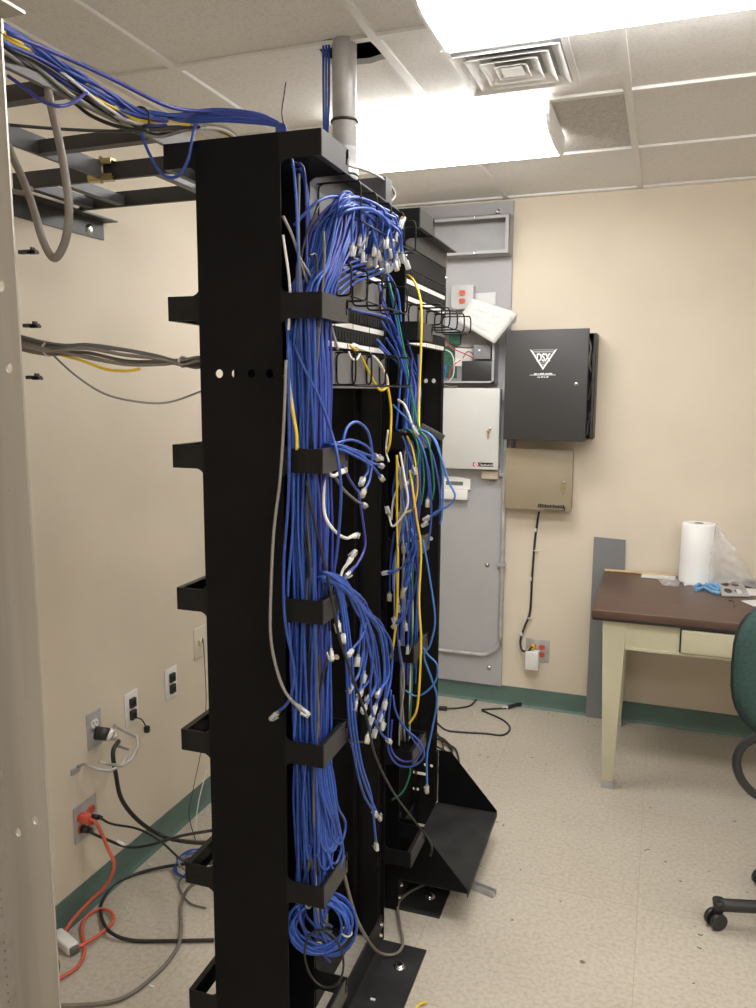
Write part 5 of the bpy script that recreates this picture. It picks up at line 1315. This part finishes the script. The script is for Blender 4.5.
# white adapter on the floor by the aluminium rack
q = at(66, 947, Z=.0); qa, qb = at(57, 938, Z=0), at(75, 954, Z=0)
Ma = Matrix.Translation((q.x, q.y, 0)) @ Matrix.Rotation(math.atan2((qb-qa).y, (qb-qa).x), 4, 'Z')
b = MB().m('white_plastic').rbox(-.055, .045, -.018, .018, .001, .03, .006, 2, Ma).m('dgrey_c').rbox(.045, .055, -.013, .013, .004, .026, .002, 1, Ma); b.build('power_strip_end', None, label='off-white cord connector on the floor at the end of the orange cord', cat='connector')
# black wheel behind the aluminium rack foot
b = MB().m('black_plastic').lathe([(.045, -.012), (.055, -.008), (.055, .008), (.045, .012)], at(43, 978, Z=.056), 24, 'X'); b.build('wheel', None, label='black wheel edge peeking out behind the aluminium rack at the floor', cat='wheel')

# bent wire bracket on the left wall
b = MB().m('galv'); wx = XL+.09
b.tube([at(77, 767, X=XL+.001), at(84, 764, X=XL+.03), at(97, 769, X=XL+.07), at(110, 771, X=XL+.10), at(122, 765, X=XL+.12), at(130, 750, X=XL+.10), at(118, 746, X=XL+.05)], .0048, 8, 6, smooth=False)
b.tube([at(117, 727, X=XL+.03), at(127, 732, X=XL+.06), at(137, 737, X=XL+.10), at(138, 747, X=XL+.12), at(131, 760, X=XL+.13), at(122, 766, X=XL+.13), at(108, 764, X=XL+.12), at(99, 762, X=XL+.11)], .0048, 8, 6, smooth=False)
b.rbox(XL, XL+.005, 1.79, 1.83, .468, .486, .001); b.cyl(at(115, 725, X=XL+.0), at(117, 727, X=XL+.032), .005)
b.build('wire_bracket', None, label='bent chrome wire bracket sticking out of the left wall below the duplex outlet', cat='bracket')

# ---------------------------------------------------------------- floor cables at the back and debris
cable([at(436, 676, Z=.10), at(455, 681, Z=.04), at(470, 688, Z=.006), at(477, 696, Z=.006), at(471, 705, Z=.006), at(458, 708, Z=.006), at(444, 708.5, Z=.006)], .0042, 'black_c', 'black cord arcing on the floor by the green baseboard, socket end at left', name='power_cable')
MB().m('black_c').tube([at(447, 708.5, Z=.012), at(439, 708, Z=.012)], .011, 10, 1).build('cord_connector', label='black cord connector on the floor beside the far rack', cat='connector')
c5 = cable([at(436, 722, Z=.005), at(446, 730, Z=.005), at(460, 732, Z=.005), at(485, 733.5, Z=.005), at(503, 735, Z=.005), at(510, 728, Z=.005), at(503, 720, Z=.005), at(488, 713, Z=.005), at(482, 710, Z=.006), at(490, 709, Z=.006), at(506, 708, Z=.008)], .0045, 'black_c', 'black power cord zigzagging on the floor before the backboard', name='power_cable')
b = MB().m('white_c').tube([at(502, 708, Z=.008), at(508, 707.5, Z=.009)], .006, 8, 1).m('black_c').tube([at(508, 707.5, Z=.009), at(515, 705, Z=.012), at(521, 704, Z=.013)], .010, 10, 4).m('chrome').tube([at(520, 703.5, Z=.016), at(524, 702, Z=.016)], .003, 6, 1); b.build('power_plug', None, c5)
cable([at(472, 707, Z=.003), at(474, 716, Z=.003), at(466, 724, Z=.003), at(452, 729, Z=.003), at(444, 732, Z=.003)], .0013, 'white_c', 'thin white wire curving on the floor beside the far rack', name='thin_cord')
for i, tr in enumerate([[(436, 735), (446, 741), (452, 752), (455, 765), (459, 785)], [(436, 738), (448, 744), (457, 752), (460, 775), (461, 792)], [(436, 746), (446, 752), (452, 760), (450, 772), (444, 778)], [(436, 757), (445, 758), (452, 752), (449, 744), (440, 739)], [(437, 733), (443, 746), (442, 760), (448, 768)]]):
    cable(pp([(x, y, .005+.006*i) for x, y in tr], Z=.006), .0046, 'black_c', ['black cord on the floor running behind the bolted shelf, left strand', 'black cord on the floor running behind the bolted shelf, right strand', 'black cord curling back behind the bolted shelf', 'black cord arch in the tangle beside the far rack', 'short black cord strand under the tangle beside the far rack'][i], name='power_cable')
b = MB().m('black_c').tube([at(438, 771, Z=.05), at(446, 762, Z=.06)], .011, 10, 1); b.build('cord_connector', label='black cord connector leaning behind the bolted shelf', cat='connector')
rr = random.Random(21)
deb = [(548, 714), (553, 716), (588, 722), (594, 725), (481, 755), (487, 757), (547, 765), (545, 770), (709, 872), (698, 934), (697, 946), (692, 983), (470, 770), (531, 757), (502, 826), (476, 838), (650, 850), (667, 863), (520, 870), (480, 865), (560, 900)]
for i, (px, py) in enumerate(deb):
    p = at(px, py, Z=.002); a = rr.uniform(0, 6); L = rr.uniform(.004, .011)
    o = MB().m('black_c').tube([p, p+V((L*math.cos(a), L*math.sin(a), 0)), p+V((L*1.6*math.cos(a+.6), L*1.6*math.sin(a+.6), 0))], .0009, 5, 3).build('wire_scrap', label='tiny dark wire scrap on the vinyl floor', cat='wire scrap', group='wire scraps on the floor')
for px, py, lb in ((373, 1000, 'tiny white wire clipping on the near base plate'), (150, 865, 'tiny white scrap on the floor by the black cable loop'), (152, 987, 'small white scrap on the floor at lower left')):
    p = at(px, py, Z=.0075 if px == 373 else .001); MB().m('white_c').box(p.x-.007, p.x+.006, p.y-.003, p.y+.003, p.z, p.z+.003).build('scrap', label=lb, cat='scrap')
cable([at(415, 1010, Z=.004), at(420, 1004, Z=.008), at(427, 1002, Z=.006)], .0035, 'yellow_c', 'bright yellow cable end on the floor at the bottom edge', name='cable_end')
b = MB().m('wall_paint').tube([at(77.5, 749, X=XL), at(78, 749, X=XL+.003)], .003, 6, 1); b.bm.free()

# ---------------------------------------------------------------- world and view
w = bpy.data.worlds.new('world'); sc.world = w; w.use_nodes = True
w.node_tree.nodes['Background'].inputs['Color'].default_value = (.02, .02, .02, 1)
vs = sc.view_settings; vs.view_transform = 'Standard'; vs.look = 'None'; vs.gamma = 1; vs.use_curve_mapping = False; vs.exposure = 0.80
